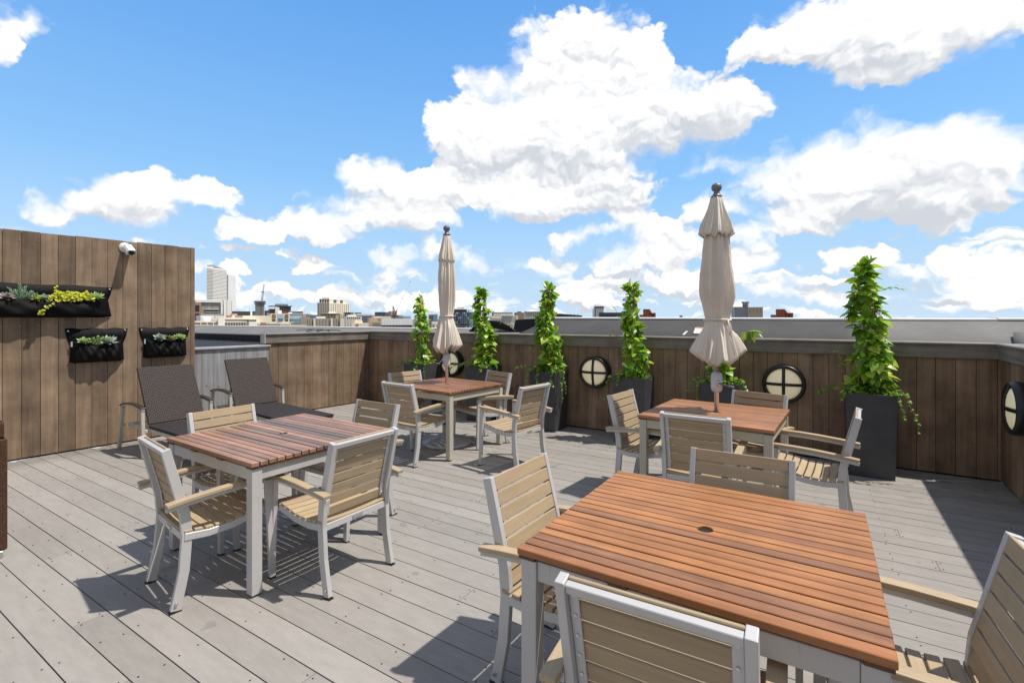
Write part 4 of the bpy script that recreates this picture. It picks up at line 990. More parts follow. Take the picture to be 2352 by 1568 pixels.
# car park
b = B('parking_garage', 'cream multi-storey parking garage with dark open slots, at the bottom left of the skyline', U(97), U(800), 300, yaw=14)
b.box('wall', cream, U(97), U(404), V(886), None, 0, 20); b.box('stair_tower', palest, U(405), U(494), V(843), None, -1.5, 18); b.box('wall', cream, U(495), U(798), V(890), None, 0, 20)
for j in range(3): b.box('slot', glassd, U(99), U(392), V(909+j*27), V(921+j*27), -.2, .4)
for j in range(3): b.box('slot', glassd, U(499), U(795), V(906+j*22), V(918+j*22), -.2, .4)
for i in range(8): b.box('slot_post', cream, U(535+i*35), U(540+i*35), V(904), V(975), -.45, .24)
for i in range(3): b.box('slot_post', cream, U(170+i*85), U(182+i*85), V(907), V(985), -.45, .24)
b = B('tan_roof_row', 'low tan rooftops in front of the bay-windowed building', U(965), U(1550), 320, yaw=8)
b.box('wall', cream, U(965), U(1390), V(922), None, 0, 12); b.box('wall', tan, U(1230), U(1590), V(936), None, -4, 12); b.box('roof_hut', rosebrick, U(985), U(1048), V(906), None, -2, 5); b.box('parapet', palest, U(1050), U(1385), V(914), V(921.5), -.6, 2)
b.grid('roof_vent', slabm, U(1220), U(1440), V(890), V(912), 9, 1, .3, .6, 3, 2)
# bay-windowed building
b = B('bay_window_building', 'tan building with brown louvred bays and pale blue glass', U(1120), U(1545), 460, yaw=10)
b.box('wall', cream, U(1120), U(1375), V(784), None, 0, 20)
for x in (1138,1308): b.box('louvre_bay', brown, U(x), U(x+46), V(792), V(852), -.4, .6); b.grid('louvre', tan, U(x), U(x+46), V(792), V(852), 1, 7, .95, .3, -.6); b.box('lower_window', glassd, U(x), U(x+44), V(868), V(886), -.2, .4)
b.box('glass_bay', glassl, U(1210), U(1290), V(790), V(850), -.3, .5); b.box('glass_bay', glassb, U(1218), U(1280), V(851), V(888), -1, 1.2)
b.box('white_glass', glassl, U(1380), U(1542), V(790), None, 1, 18); b.box('white_glass', palest, U(1376), U(1545), V(782), V(789.5), .5, 18); b.box('blue_band', greyc, U(1382), U(1515), V(850), V(935), -2, 2.9)
for j in range(4): b.box('spandrel', glassl, U(1382), U(1515), V(858+j*18), V(864+j*18), -2.3, .28)
b.box('roof_plant', whitec, U(1230), U(1280), V(742), V(783.5), 6, 8); b.box('roof_plant', whitec, U(1385), U(1420), V(768), V(781.5), 6, 6)
b = B('tan_apartment_strip', 'narrow tan apartment building beside the blue glass block', U(1548), U(1642), 520, yaw=10)
b.box('wall', tan, U(1548), U(1642), V(790), None, 0, 15); b.grid('window', glassd, U(1590), U(1640), V(796), V(836), 3, 3, .5, .5)
b = B('blue_glass_block', 'low blue glass block below the beige tower', U(1640), U(1812), 600, yaw=12); b.box('wall', glassb, U(1640), U(1812), V(803), None, 0, 20); b.box('wall', greyc, U(1640), U(1690), V(798), None, 3, 12)
# beige tower with green crown
b = B('beige_tower', 'beige tower with a grid of square windows and a green glass crown', U(1742), U(1905), 800, yaw=-30)
wR = 70
b.box('shaft', cream, U(1742), U(1905), V(640), None, 0, wR)
b.box('crown', cream, U(1756), U(1892), V(588), V(640), 3, wR-10); b.box('crown', palest, U(1772), U(1870), V(566), V(588), 8, wR-24)
b.grid('window', glassd, U(1748), U(1902), V(648), V(802), 5, 6, .45, .42)
b.grid('crown_window', glassg, U(1758), U(1890), V(588), V(640), 4, 1, .55, .95, 2.8)
b.side('window', glassd, b.w, 2, wR-2, V(648), V(802), 9, 6, .4, .5)
b.side('crown_window', glassg, b.X(U(1892)), 10, wR-16, V(590), V(640), 2, 1, .45, .9)
# apartment blocks
b = B('grey_brown_block', 'grey-brown apartment block with three rows of small windows', U(1515), U(2105), 350, yaw=4)
b.box('end_wall', olive, U(1515), U(1594), V(836), None, -2, 14); b.box('wall', olive, U(1595), U(2050), V(851), None, 0, 14); b.box('end_wall', cream, U(2050.5), U(2105), V(853), None, -1, 13)
b.box('roof_hut', whitec, U(1735), U(1860), V(824), V(850.5), 4, 8)
for x in (1692,1924): b.box('stair_strip', slabm, U(x), U(x+22), V(845), None, -.8, .75)
b.grid('window', glassd, U(1600), U(1690), V(862), V(968), 3, 4, .3, .4); b.grid('window', glassd, U(1718), U(1920), V(862), V(968), 5, 4, .22, .4); b.grid('window', glassd, U(1950), U(2046), V(862), V(968), 3, 4, .3, .4)
b.grid('air_conditioner', whitec, U(1610), U(1700), V(868), V(974), 3, 4, .12, .18, -.5, .6)
b = B('tan_block', 'tan brick apartment block behind the grey-brown one', U(1812), U(2105), 480, yaw=8)
b.box('wall', brown, U(1812), U(1990), V(785), None, 0, 16); b.box('wall', tan, U(1990.5), U(2048), V(785), None, 0, 16); b.box('end_wall', cream, U(2048.5), U(2105), V(787), None, -1, 16); b.box('roof_rim', cream, U(1812), U(2048), V(781), V(784.8), -.5, 17)
b.grid('window', glassd, U(1840), U(1992), V(795), V(845), 4, 3, .22, .5); b.grid('window', glassd, U(2052), U(2102), V(795), V(850), 2, 4, .4, .4, -1.15); b.box('roof_hut', whitec, U(1910), U(2000), V(762), V(780.8), 5, 8)
b = B('navy_glass_block', 'dark blue glass office block left of the arched-window building', U(2107), U(2230), 620, yaw=6); b.box('wall', navy, U(2107), U(2185), V(770), None, 0, 16); b.box('wall', greyc, U(2186), U(2230), V(766), None, -1, 16)
b = B('arched_window_building', 'cream building with arched top windows', U(2135), U(2340), 400, yaw=10)
b.box('wall', palest, U(2135), U(2340), V(825), None, 0, 14); b.box('roof_hut', cream, U(2160), U(2275), V(800), V(824.5), 2, 9)
for i in range(7):
    x = 2142+i*27; mb = MB(); xa, xb = b.X(U(x)), b.X(U(x+19)); za, zb = b.Z(V(853)), b.Z(V(842)); r = (xb-xa)/2
    mb.poly([(xa,za),(xb,za)]+[((xa+xb)/2+r*math.cos(a*math.pi/8), zb+r*math.sin(a*math.pi/8)) for a in range(9)], -.15, .2); mb.build('arched_window', glassd, b.o)
b.grid('window', glassd, U(2140), U(2250), V(862), V(960), 6, 6, .4, .45)
b = B('cream_front_block', 'small cream block in front of the arched-window building', U2(60), U2(240), 370, yaw=10); b.box('wall', cream, U2(60), U2(170), V2(447), None, 0, 8); b.box('wall', cream, U2(20), U2(240), V2(476), None, -3, 9); b.box('red_doorway', rosebrick, U2(66), U2(105), V2(487), V2(530), -3.3, .5)
b = B('rounded_glass_block', 'dark grey rounded glass block right of the arched-window building', U2(95), U2(335), 560, yaw=6); b.box('wall', greyc, U2(95), U2(335), V2(370), None, 0, 20); b.box('roof_band', slabm, U2(95), U2(300), V2(352), V2(369.5), 3, 14); b.box('roof_plant', darkm, U2(72), U2(160), V2(336), V2(351.5), 6, 8); b.grid('window_strip', navy, U2(160), U2(305), V2(384), V2(470), 8, 3, .6, .7)
b = B('dark_blue_block', 'wide dark blue block left of the red crane', U2(338), U2(542), 700, yaw=4); b.box('wall', navy, U2(338), U2(468), V2(328), None, 0, 18); b.box('wall', greyc, U2(469), U2(542), V2(330), None, -1, 18); b.grid('window_strip', glassb, U2(342), U2(466), V2(334), V2(384), 5, 2, .85, .35); b.grid('window_strip', navy, U2(472), U2(540), V2(336), V2(380), 6, 2, .4, .7, -1.2)
b = B('tan_low_building', 'tan low building with small windows left of the white wrapped one', U2(240), U2(570), 400, yaw=8)
b.box('wall', tan, U2(265), U2(435), V2(405), None, 2, 12); b.box('wall', cream, U2(330), U2(570), V2(385), None, 6, 12); b.box('wall', tan, U2(240), U2(432), V2(458), None, -2, 3.9); b.grid('window', glassd, U2(300), U2(430), V2(470), V2(530), 9, 3, .4, .4, -2.2); b.grid('window', glassd, U2(380), U2(440), V2(412), V2(450), 4, 2, .5, .4, 1.8)
# red crane
b = B('tower_crane', 'red and black crane with a long thin red and white boom', U2(565), U2(635), 560, 'crane', yaw=0)
b.box('platform', darkm, U2(540), U2(660), V2(375), V2(392), -2, 10); b.box('tower', greyc, U2(588), U2(606), V2(372), None, 2, 4); b.box('cab', rust, U2(567), U2(625), V2(346), V2(370), 0, 6)
cr = plain('crane_red', (.55,.04,.03), .5)
def P2(x, y): return (b.X(U2(x)), 3, b.Z(V2(y)))
mb = MB(); mb.tube([P2(582,345),P2(578,248)], .5, 5); mb.tube([P2(578,248),P2(612,335)], .4, 5); mb.tube([P2(570,310),P2(600,312)], .35, 5); mb.build('gantry', darkm, b.o)
mb = MB(); mb.tube([P2(606,345),P2(632,305)], .8, 6); mb.build('boom_foot', cr, b.o)
for k in range(9):
    a, c_ = k/9.0, (k+.86)/9.0; pa = [P2(632+ (822-632)*q, 305+(-108-305)*q) for q in (a,c_)]
    mb = MB(); mb.tube(pa, .22, 5); mb.build('boom_section', cr if k in (0,3,8) else slabm, b.o)
b = B('crane_building', 'grey block under construction beneath the red crane', U2(535), U2(820), 580, yaw=4); b.box('wall', greyc, U2(535), U2(715), V2(392), None, 0, 14); b.box('wall', slabm, U2(620), U2(715), V2(366), None, 4, 9); b.box('wall', glassl, U2(716), U2(820), V2(382), None, 2, 12); b.grid('window_strip', darkm, U2(625), U2(712), V2(372), V2(412), 6, 3, .6, .4, 3.8)
# white wrapped building on stilts
b = B('white_wrapped_building', 'white sheet-wrapped building standing on open stilts', U2(430), U2(842), 360, yaw=6)
b.box('wrapped_wall', whitec, U2(430), U2(842), V2(418), V2(504), 0, 14); b.box('undercroft', darkm, U2(435), U2(842), V2(506), None, 2, 10)
b.grid('stilt', brown, U2(440), U2(840), V2(505), V2(545), 16, 1, .15, 1, -.1, .8); b.grid('small_opening', darkm, U2(445), U2(800), V2(438), V2(500), 9, 2, .12, .16)
# far blocks
b = B('pale_far_tower', 'faint pale tower right of the leftmost planter', U2(948), U2(1028), 1500, yaw=12); b.box('wall', glassl, U2(948), U2(980), V2(362), None, 0, 20); b.box('wall', slabm, U2(981), U2(1028), V2(358), None, 0, 20)
b = B('grey_far_tower', 'grey-blue twin tower left of the far umbrella', U2(1068), U2(1180), 1100, yaw=6); b.box('wall', greyc, U2(1068), U2(1122), V2(362), None, 0, 24); b.box('wall', glassb, U2(1123), U2(1180), V2(360), None, 2, 24); b.grid('window_strip', glassd, U2(1072), U2(1120), V2(366), V2(450), 4, 1, .5, .95); b.grid('window_strip', glassl, U2(1126), U2(1178), V2(366), V2(455), 5, 1, .4, .95, 1.8)
b = B('brick_chimney', 'brown brick chimney left of the far umbrella', U2(1072), U2(1098), 420, 'chimney', yaw=6); b.box('stack', brown, U2(1073), U2(1097), V2(388), None, 0, 5); b.box('stack_rim', rosebrick, U2(1070), U2(1100), V2(380), V2(387.5), -.4, 5.8)
b = B('low_white_roofs', 'low white flat roofs behind the chimney', U2(985), U2(1195), 450, yaw=6); b.box('wall', whitec, U2(985), U2(1195), V2(463), None, 0, 14); b.box('wall', tan, U2(1110), U2(1195), V2(492), None, -5, 4.9); b.grid('window', glassd, U2(1000), U2(1190), V2(472), V2(486), 8, 1, .5, .5); b.box('wall', cream, U2(1125), U2(1150), V2(478), None, -6, .95)
# distant blocks that close the gaps of the skyline
random.seed(77); far_m = [greyc, slabm, tan, olive, cream, navy, rosebrick]
for k in range(34):
    u_ = random.uniform(452,1010) if k < 26 else random.uniform(1010,1330); wd_ = random.uniform(8,26); D_ = random.uniform(1000,1900)
    b = B('distant_block', 'small distant block low on the skyline behind the nearer buildings', u_, u_+wd_, D_, yaw=random.uniform(0,25), group='small distant blocks on the skyline')
    vt = random.uniform(713,729); b.box('wall', random.choice(far_m), u_, u_+wd_, vt, None, 0, 18)
    if random.random() < .6: b.box('roof_plant', random.choice(far_m), u_+wd_*.25, u_+wd_*.6, vt-random.uniform(1.2,3), vt, 4, 9)
    if random.random() < .6: b.grid('window_strip', glassd, u_+1, u_+wd_-1, vt+2, vt+14, 1, 4, 1, .35)
# modern dark glass tower
b = B('dark_glass_apartments', 'dark glass apartment tower with balconies beside the far umbrella', U2(1400), U2(1690), 330, yaw=10)
b.box('wall', darkm, U2(1400), U2(1576), V2(318), None, 0, 16); b.box('wall', greyc, U2(1576.5), U2(1690), V2(326), None, 1.5, 14); b.box('roof_frame', slabm, U2(1400), U2(1576), V2(286), V2(294), 0, 14); b.box('roof_glass', glassd, U2(1404), U2(1572), V2(294.2), V2(317.5), 1, 10); b.box('roof_frame', greyc, U2(1604), U2(1668), V2(300), V2(306), 3, 8); b.box('roof_frame', greyc, U2(1607), U2(1612), V2(306.2), V2(325.5), 3, 2)
b.grid('window', glassb, U2(1402), U2(1574), V2(326), V2(545), 7, 7, .72, .62, vary=[glassb, glassl, glassd, glassb]); b.grid('balcony', slabm, U2(1402), U2(1574), V2(342), V2(561), 7, 7, .55, .07, -.8, .7)
b.grid('window', glassb, U2(1582), U2(1686), V2(332), V2(545), 4, 7, .7, .6, 1.3, vary=[glassb, glassd, glassl])
b.box('roof_sign_frame', darkm, U2(1452), U2(1548), V2(270), V2(279), 4, .5)
b = B('grey_residential_block', 'grey residential block between the dark glass tower and second planter', U2(1690), U2(1760), 345, yaw=10); b.box('wall', greyc, U2(1690), U2(1760), V2(326), None, 0, 12); b.box('wall', slabm, U2(1720), U2(1775), V2(305), None, 4, 7); b.grid('window', glassd, U2(1694), U2(1756), V2(336), V2(540), 3, 8, .5, .5)
# cream institutional block
b = B('cream_window_block', 'cream block with rows of small square windows right of the second planter', U2(1900), U2(2270), 380, yaw=6)
b.box('wall', cream, U2(1900), U2(2262), V2(378), None, 0, 14); b.box('plant_floor', greyc, U2(1935), U2(2195), V2(330), V2(377.5), 4, 8); b.box('roof_rim', palest, U2(1900), U2(2200), V2(404), V2(410), -.4, .38)
b.grid('window', glassd, U2(1955), U2(2195), V2(432), V2(560), 7, 4, .58, .45); b.grid('roof_unit', slabm, U2(1940), U2(2190), V2(348), V2(376), 8, 1, .7, .5, 3.4)
# right-hand skyline
b = B('striped_window_block', 'low cream block with tall narrow windows behind the third planter', U3(0), U3(150), 420, yaw=4); b.box('wall', cream, U3(-2), U3(150), V3(210), None, 0, 12); b.box('roof_rim', darkm, U3(-4), U3(152), V3(206), V3(209.5), -1, 14); b.grid('window', glassb, U3(2), U3(148), V3(214), V3(250), 9, 1, .5, .95)
b = B('dark_sloped_roof', 'long dark sloping roof right of the third planter', U3(150), U3(490), 430, yaw=4)
mb = MB(); x0, x1 = b.X(U3(152)), b.X(U3(490)); mb.loft([[(x0,0,0),(x0,12,0),(x0,12,b.Z(V3(212))),(x0,0,b.Z(V3(212)))],[(x1,0,0),(x1,12,0),(x1,12,b.Z(V3(238))),(x1,0,b.Z(V3(238)))]]); mb.build('roof', darkm, b.o); b.grid('roof_unit', slabm, U3(290), U3(470), V3(222), V3(238), 6, 1, .3, .3, 1, 3)
b = B('grey_white_tower', 'narrow grey and white tower with brown top between third and fourth planters', U3(588), U3(673), 480, yaw=8)
b.box('wall', slabm, U3(606), U3(673), V3(178), None, 0, 10); b.box('brown_top', brown, U3(602), U3(675), V3(159), V3(177.5), -.5, 11); b.box('side_bay', whitec, U3(587), U3(598), V3(180), None, 1, 8); b.box('window_strip', darkm, U3(598.5), U3(605.5), V3(180), None, 1.5, 6); b.grid('window', glassd, U3(612), U3(670), V3(186), V3(245), 4, 4, .3, .4)
b = B('dark_long_roof', 'long low dark metal roof beside the grey and white tower', U3(635), U3(878), 400, yaw=4); b.box('wall', darkm, U3(635), U3(878), V3(213), None, 0, 12); b.grid('panel_rib', greyc, U3(637), U3(876), V3(215), V3(240), 18, 1, .15, .9)
def castle(label, a, b_, flip):
    b = B('rust_red_turret', label, a, b_, 260, 'rooftop structure', yaw=6, group='rust red rooftop structures'); w = b_-a; f_ = (lambda q: a+w*q) 
    b.box('parapet_wall', rust, f_(0), f_(.62), V3(232), None, 0, 5); b.box('upper_block', rust, f_(.24), f_(.60), V3(184), V3(231.5), 1, 3.5)
    mb = MB(); xa, xb, xc = b.X(f_(.20)), b.X(f_(.64)), b.X(f_(.50)); mb.poly([(xa,b.Z(V3(205))),(xa,b.Z(V3(200))),(b.X(f_(.27)),b.Z(V3(183.7))),(b.X(f_(.27)),b.Z(V3(205)))], .6, 3); mb.poly([(xc,b.Z(V3(183.7))),(b.X(f_(.60)),b.Z(V3(183.7))),(b.X(f_(.76)),b.Z(V3(219))),(xc,b.Z(V3(219)))], .8, 3.2); mb.build('buttress', rust, b.o)
    for q in (.70,.90):
        mb = MB(); r = b.w*.10; mb.lathe([(r,0),(r,b.Z(V3(221))),(r*1.12,b.Z(V3(220))),(r*1.12,b.Z(V3(216))),(r*.9,b.Z(V3(216)))], 18, 0, Matrix.Translation((b.X(f_(q)),2,0))); mb.build('round_turret', rust, b.o)
    b.grid('opening', darkm, f_(.05), f_(.55), V3(236), V3(242), 5, 1, .3, .8)
castle('rust red rooftop turret right of the fourth planter', U3(985), U3(1122), 0)
castle('rust red rooftop turret between the nearer umbrella and the rightmost planter', U3(2108), U3(2298), 0)
b = B('tan_plant_building', 'tan windowless building with two metal stacks right of the nearer umbrella', U3(1905), U3(2035), 330, yaw=12)
b.box('front_wall', tan, U3(1905), U3(2035), V3(167), None, 0, 14); b.box('side_wall', greyc, U3(1795), U3(1904.5), V3(165), None, 1, 12); b.grid('slot', darkm, U3(1908), U3(2032), V3(174), V3(218), 4, 1, .05, .9)
for x in (1889,1914):
    mb = MB(); mb.lathe([(1.0,b.Z(V3(166))),(1.0,b.Z(V3(133))),(1.6,b.Z(V3(128))),(1.6,b.Z(V3(117))),(1.2,b.Z(V3(116)))], 16, 0, Matrix.Translation((b.X(U3(x)),6,0))); mb.build('metal_stack', greyc, b.o)
b = B('tiny_far_hut', 'tiny brown rooftop hut on the skyline left of the nearer umbrella', U3(1325), U3(1347), 300, yaw=4); b.box('wall', tan, U3(1325), U3(1347), V3(240), None, 0, 4); b.box('roof', brown, U3(1324), U3(1348), V3(238), V3(239.8), -.5, 5)

# ------------------------------------------------------------------ sun, sky, camera
sd = Vector((-.57,-.27,-1.29)).normalized()
sun = bpy.data.lights.new('sun','SUN'); sun.energy = 4.15; sun.angle = R(.9); sun.color = (1,.935,.85)
so = bpy.data.objects.new('sun', sun); COL.objects.link(so); so.rotation_euler = sd.to_track_quat('-Z','Y').to_euler(); so.location = (6,3,14)
world = bpy.data.worlds.new('World'); sc.world = world; world.use_nodes = True
class WT_(NT):
    def __init__(s): s.t = world.node_tree
t = WT_(); T = t.t
bg = T.nodes['Background']; bg.inputs[1].default_value = .12
sky = t.n('ShaderNodeTexSky', sky_type='NISHITA'); sky.sun_disc = False; sky.sun_elevation = R(63.9); sky.sun_rotation = R(64.7); sky.altitude = 50; sky.air_density = 1.0; sky.dust_density = .4; sky.ozone_density = 2.0
tc = t.n('ShaderNodeTexCoord'); mp = t.n('ShaderNodeMapping', vector_type='POINT'); mp.inputs['Rotation'].default_value = (0,0,-A); t.l(tc.outputs['Generated'], mp.inputs[0])
sx = t.n('ShaderNodeSeparateXYZ'); t.l(mp.outputs[0], sx.inputs[0])
az = t.math('ARCTAN2', sx.outputs[0], sx.outputs[1])
rad = t.math('SQRT', t.math('ADD', t.math('MULTIPLY', sx.outputs[0], sx.outputs[0]), t.math('MULTIPLY', sx.outputs[1], sx.outputs[1])))
el = t.math('DIVIDE', sx.outputs[2], t.math('MAXIMUM', rad, .02))
cv = t.n('ShaderNodeCombineXYZ'); t.l(az, cv.inputs[0]); t.l(el, cv.inputs[1])
P0 = cv.outputs[0]
def vadd(a, b, op='ADD'):
    o = t.n('ShaderNodeVectorMath', operation=op)
    for v_, i in ((a,0),(b,1)):
        if hasattr(v_,'is_linked'): t.l(v_, o.inputs[i])
        else: o.inputs[i].default_value = v_
    return o.outputs[0]
def vnoise(vec, scale, detail, rough=.55):
    o = t.n('ShaderNodeTexNoise', noise_dimensions='2D'); o.inputs['Scale'].default_value = scale; o.inputs['Detail'].default_value = detail; o.inputs['Roughness'].default_value = rough
    t.l(vec, o.inputs['Vector']); return o
w1 = vnoise(P0, 7, 4, .6); w2 = vnoise(P0, 26, 3, .6)
off = vadd(vadd(w1.outputs['Color'], (.5,.5,.5), 'SUBTRACT'), (.085,.075,0), 'MULTIPLY')
off2 = vadd(vadd(w2.outputs['Color'], (.5,.5,.5), 'SUBTRACT'), (.030,.026,0), 'MULTIPLY')
PW = vadd(vadd(P0, off), off2)
def blobs(vec, lst):
    acc = None
    for u, v_, ru, rv_ in lst:
        if lst is SH: ru, rv_ = ru*1.35, rv_*1.35
        elif v_ > 530: ru, rv_ = ru*.82, rv_*.86
        a_ = math.atan((u-CX)/F); e_ = (HY-v_)/F*math.cos(a_); ca = math.cos(a_)
        m_ = t.n('ShaderNodeMapping', vector_type='TEXTURE'); m_.inputs['Location'].default_value = (a_,e_,0); m_.inputs['Scale'].default_value = (ru/F*ca*ca, rv_/F*ca, 1)
        t.l(vec, m_.inputs[0]); g_ = t.n('ShaderNodeTexGradient', gradient_type='SPHERICAL'); t.l(m_.outputs[0], g_.inputs[0])
        acc = g_.outputs['Fac'] if acc is None else t.math('MAXIMUM' if False else 'ADD', acc, g_.outputs['Fac'])
    return acc
CL = [ # centre u, v, radii: the cumulus of the photograph's sky
 (1270,110,150,120),(1390,90,130,100),(1480,130,90,90),(1260,250,240,130),(1420,260,250,140),(1560,260,200,110),(1660,255,120,80),(1120,190,90,50),(1170,330,240,110),(1350,350,220,90),
 (1100,290,170,80),(1250,450,190,75),(1400,440,150,90),(1040,420,130,70),(920,420,190,60),(850,400,90,45),(840,480,200,60),(700,520,210,45),(590,530,120,35),(900,510,110,40),(990,510,70,50),(760,545,110,30),
 (1900,60,260,130),(2080,70,300,130),(2250,40,240,110),(1760,110,120,60),(2050,150,170,50),
 (1950,350,260,120),(2100,380,260,120),(2260,350,220,140),(1800,420,190,90),(1990,460,230,80),(2150,480,180,70),(1640,370,110,50),(1640,480,90,40),(1850,500,140,50),
 (250,440,130,70),(330,440,150,70),(480,450,110,40),(200,480,190,50),(330,500,110,40),(110,495,90,35),
 (20,50,110,70),(10,110,50,50),
 (715,605,60,35),(1090,605,60,55),(1330,545,140,40),(1560,560,150,70),(1460,600,200,60),(1250,610,140,45),(900,600,100,45),(870,640,90,35),(1000,580,120,40),
 (1700,600,130,50),(1930,590,150,45),(2000,600,110,40),(2250,620,170,80),(2180,590,90,50),(1780,660,140,45),(1960,680,170,40),(2180,690,190,50),(2300,680,120,50),(1600,650,170,50),(1350,660,200,45),
 (560,690,110,40),(640,670,80,35),(760,690,150,35),(900,690,150,35),(1060,680,140,35),(510,640,60,40),(330,555,60,20),(1180,470,150,60),(1080,350,120,60),(960,470,120,60),(560,610,60,30),(1500,520,120,50),(1720,540,110,45)]
SH = [(1640,270,200,90),(1470,450,160,80),(2080,510,240,70),(1950,160,200,50),(300,500,170,40)]
def vor(vec, scale, det, sm):
    o = t.n('ShaderNodeTexVoronoi', feature='F1', voronoi_dimensions='2D'); o.inputs['Scale'].default_value = scale; o.inputs['Detail'].default_value = det; o.inputs['Roughness'].default_value = .55
    t.l(vec, o.inputs['Vector']); return o.outputs['Distance']
def field(vec, full=True):
    d = blobs(vec, CL)
    return d
den = field(PW); denL = field(vadd(PW, (.012,.034,0)))
fb = vnoise(P0, 18, 5, .64).outputs['Fac']
PV = vadd(PW, (1,1.25,1), 'MULTIPLY')
va = vor(PV, 15, 2, .55); vb = vor(vadd(PV, (.005,.013,0)), 15, 2, .55)
hid = vnoise(vadd(P0,(1.6,2.6,1),'MULTIPLY'), 1.6, 2, .5).outputs['Fac']        # unseen cloud cover outside the view, added as neutral fill light
om = t.n('ShaderNodeMapRange'); t.l(t.math('ABSOLUTE', az), om.inputs[0])
for i, v_ in ((1,.9),(2,1.25),(3,0),(4,1)): om.inputs[i].default_value = v_
oe = t.n('ShaderNodeMapRange'); t.l(el, oe.inputs[0])
for i, v_ in ((1,.82),(2,1.15),(3,0),(4,1)): oe.inputs[i].default_value = v_
outm = t.math('MAXIMUM', om.outputs[0], oe.outputs[0])
fill_cloud = t.math('MULTIPLY', t.math('MULTIPLY', t.math('SUBTRACT', hid, .36), 5.0, 0), outm)
# low banks of small cumulus towards the horizon
mr = t.n('ShaderNodeMapRange'); t.l(el, mr.inputs[0])
for i, v_ in ((1,.19),(2,.03),(3,0),(4,1)): mr.inputs[i].default_value = v_
def lowf(vec):
    a_ = vnoise(vadd(vec, (2.6,9,1), 'MULTIPLY'), 2.3, 3, .5).outputs['Fac']; b_ = vor(vadd(vec, (1,2.6,1), 'MULTIPLY'), 13, 2, .5)
    return t.math('ADD', a_, t.math('MULTIPLY', t.math('SUBTRACT', .50, b_), .28))
la = lowf(PW); lb = lowf(vadd(PW, (.004,.012,0)))
low = t.math('MULTIPLY', t.math('SUBTRACT', la, .352), t.math('MULTIPLY', mr.outputs[0], 3.4))
body = t.n('ShaderNodeMapRange', interpolation_type='SMOOTHSTEP'); t.l(den, body.inputs[0])
for i, v_ in ((1,.01),(2,.16),(3,0),(4,1)): body.inputs[i].default_value = v_
puff = t.math('MULTIPLY', t.math('MULTIPLY', t.math('SUBTRACT', .80, va), .50), body.outputs[0])
dmain = t.math('ADD', den, t.math('ADD', puff, t.math('MULTIPLY', t.math('MULTIPLY', t.math('SUBTRACT', fb, .5), .24), body.outputs[0])))
dsum = t.math('MAXIMUM', dmain, t.math('MAXIMUM', t.math('ADD', low, t.math('MULTIPLY', t.math('SUBTRACT', fb, .5), .35)), fill_cloud))
wisp = t.n('ShaderNodeMapRange'); t.l(vnoise(P0, 5, 1, .5).outputs['Fac'], wisp.inputs[0])
for i, v_ in ((1,.42),(2,.62),(3,.45),(4,1.1)): wisp.inputs[i].default_value = v_
al = t.n('ShaderNodeMapRange', interpolation_type='SMOOTHSTEP'); t.l(dsum, al.inputs[0]); al.inputs[1].default_value = .21; t.l(wisp.outputs[0], al.inputs[2]); al.inputs[3].default_value = 0; al.inputs[4].default_value = 1
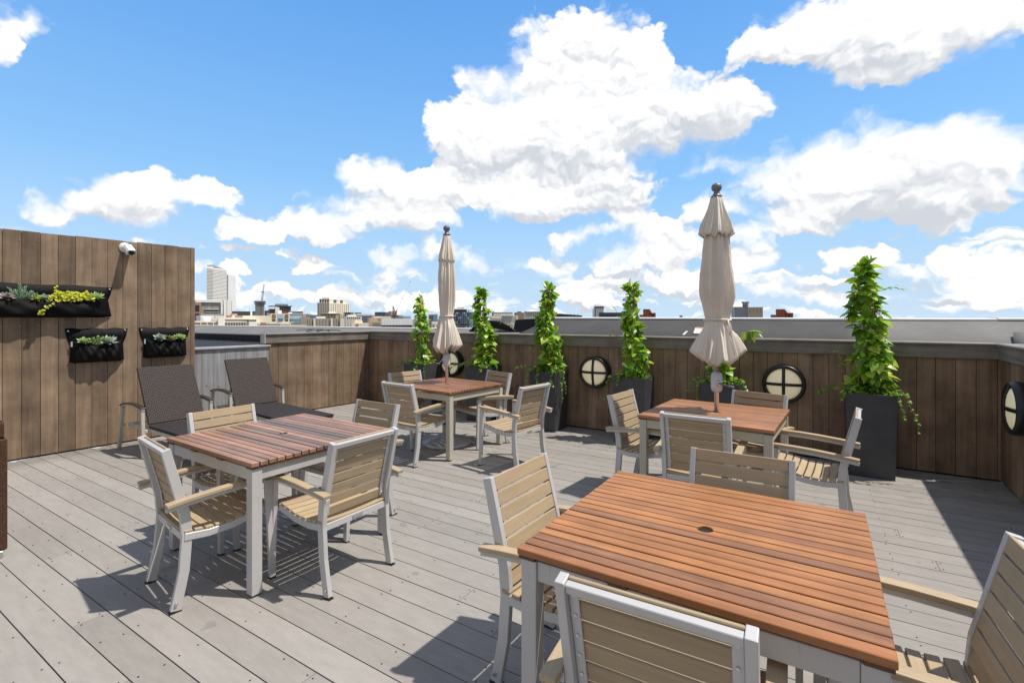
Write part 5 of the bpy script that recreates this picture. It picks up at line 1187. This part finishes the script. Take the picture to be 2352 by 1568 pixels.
# shading: grey where the cloud thickens towards the light, white on the sides that face it
big = t.math('MULTIPLY', t.math('SUBTRACT', denL, den), .75)
small = t.math('MULTIPLY', t.math('SUBTRACT', va, vb), .8)
lowsh = t.math('MULTIPLY', t.math('MULTIPLY', t.math('SUBTRACT', lb, la), mr.outputs[0]), 3.6)
shd = t.math('MULTIPLY', blobs(PW, SH), .42)
thick = t.n('ShaderNodeMapRange', interpolation_type='SMOOTHSTEP'); t.l(den, thick.inputs[0])
for i, v_ in ((1,.5),(2,1.6),(3,0),(4,.16)): thick.inputs[i].default_value = v_
tot = t.math('ADD', t.math('ADD', big, small), t.math('ADD', t.math('ADD', shd, lowsh), thick.outputs[0]))
sm_ = t.n('ShaderNodeMapRange', interpolation_type='SMOOTHSTEP'); t.l(tot, sm_.inputs[0])
for i, v_ in ((1,-.12),(2,.80),(3,0),(4,1)): sm_.inputs[i].default_value = v_
ccol = t.mix(sm_.outputs[0], (7.25,7.25,7.25), (4.5,4.75,5.15))
ccol = t.mix(outm, ccol, (3.75,3.38,2.98))  # added clouds out of view are warm grey to keep the fill neutral
grade = t.n('ShaderNodeMix', data_type='RGBA', blend_type='MULTIPLY'); grade.inputs[0].default_value = 1; t.l(sky.outputs[0], grade.inputs[6]); grade.inputs[7].default_value = (.88,1.36,1.58,1)
hz = t.n('ShaderNodeMapRange', interpolation_type='SMOOTHSTEP'); t.l(el, hz.inputs[0])
for i, v_ in ((1,.33),(2,.02),(3,0),(4,1)): hz.inputs[i].default_value = v_
eg = t.n('ShaderNodeMapRange'); t.l(el, eg.inputs[0]); eg.inputs[1].default_value = 0; eg.inputs[2].default_value = .9
ev = t.ramp(eg.outputs[0], [(0,(.62,.79,.96)),(.12,(.46,.70,.97)),(.3,(.29,.58,.97)),(.55,(.185,.46,.94)),(.8,(.125,.375,.87)),(1,(.10,.33,.80))])
ev = vadd(ev, (6.75,6.75,6.75), 'MULTIPLY')
skyc = t.mix(.82, t.mix(hz.outputs[0], grade.outputs[2], (4.2,5.5,6.7)), ev)
final = t.mix(al.outputs[0], skyc, ccol)
t.l(final, bg.inputs[0])

cam = bpy.data.cameras.new('camera'); co = bpy.data.objects.new('camera', cam); COL.objects.link(co)
co.location = (0,0,H); co.rotation_euler = (R(90),0,A)
cam.sensor_width = 36; cam.lens = 36*F/2352; cam.shift_x = 0; cam.shift_y = -(HY - 1568/2)/2352*-1*-1 if False else (HY-784)/2352*1.0
cam.clip_start = .05; cam.clip_end = 20000
sc.camera = co
sc.render.resolution_x = 1024; sc.render.resolution_y = 682
sc.view_settings.view_transform = 'Standard'; sc.view_settings.look = 'None'; sc.view_settings.exposure = .28; sc.view_settings.gamma = 1
sc.cycles.max_bounces = 6; sc.cycles.use_denoising = True
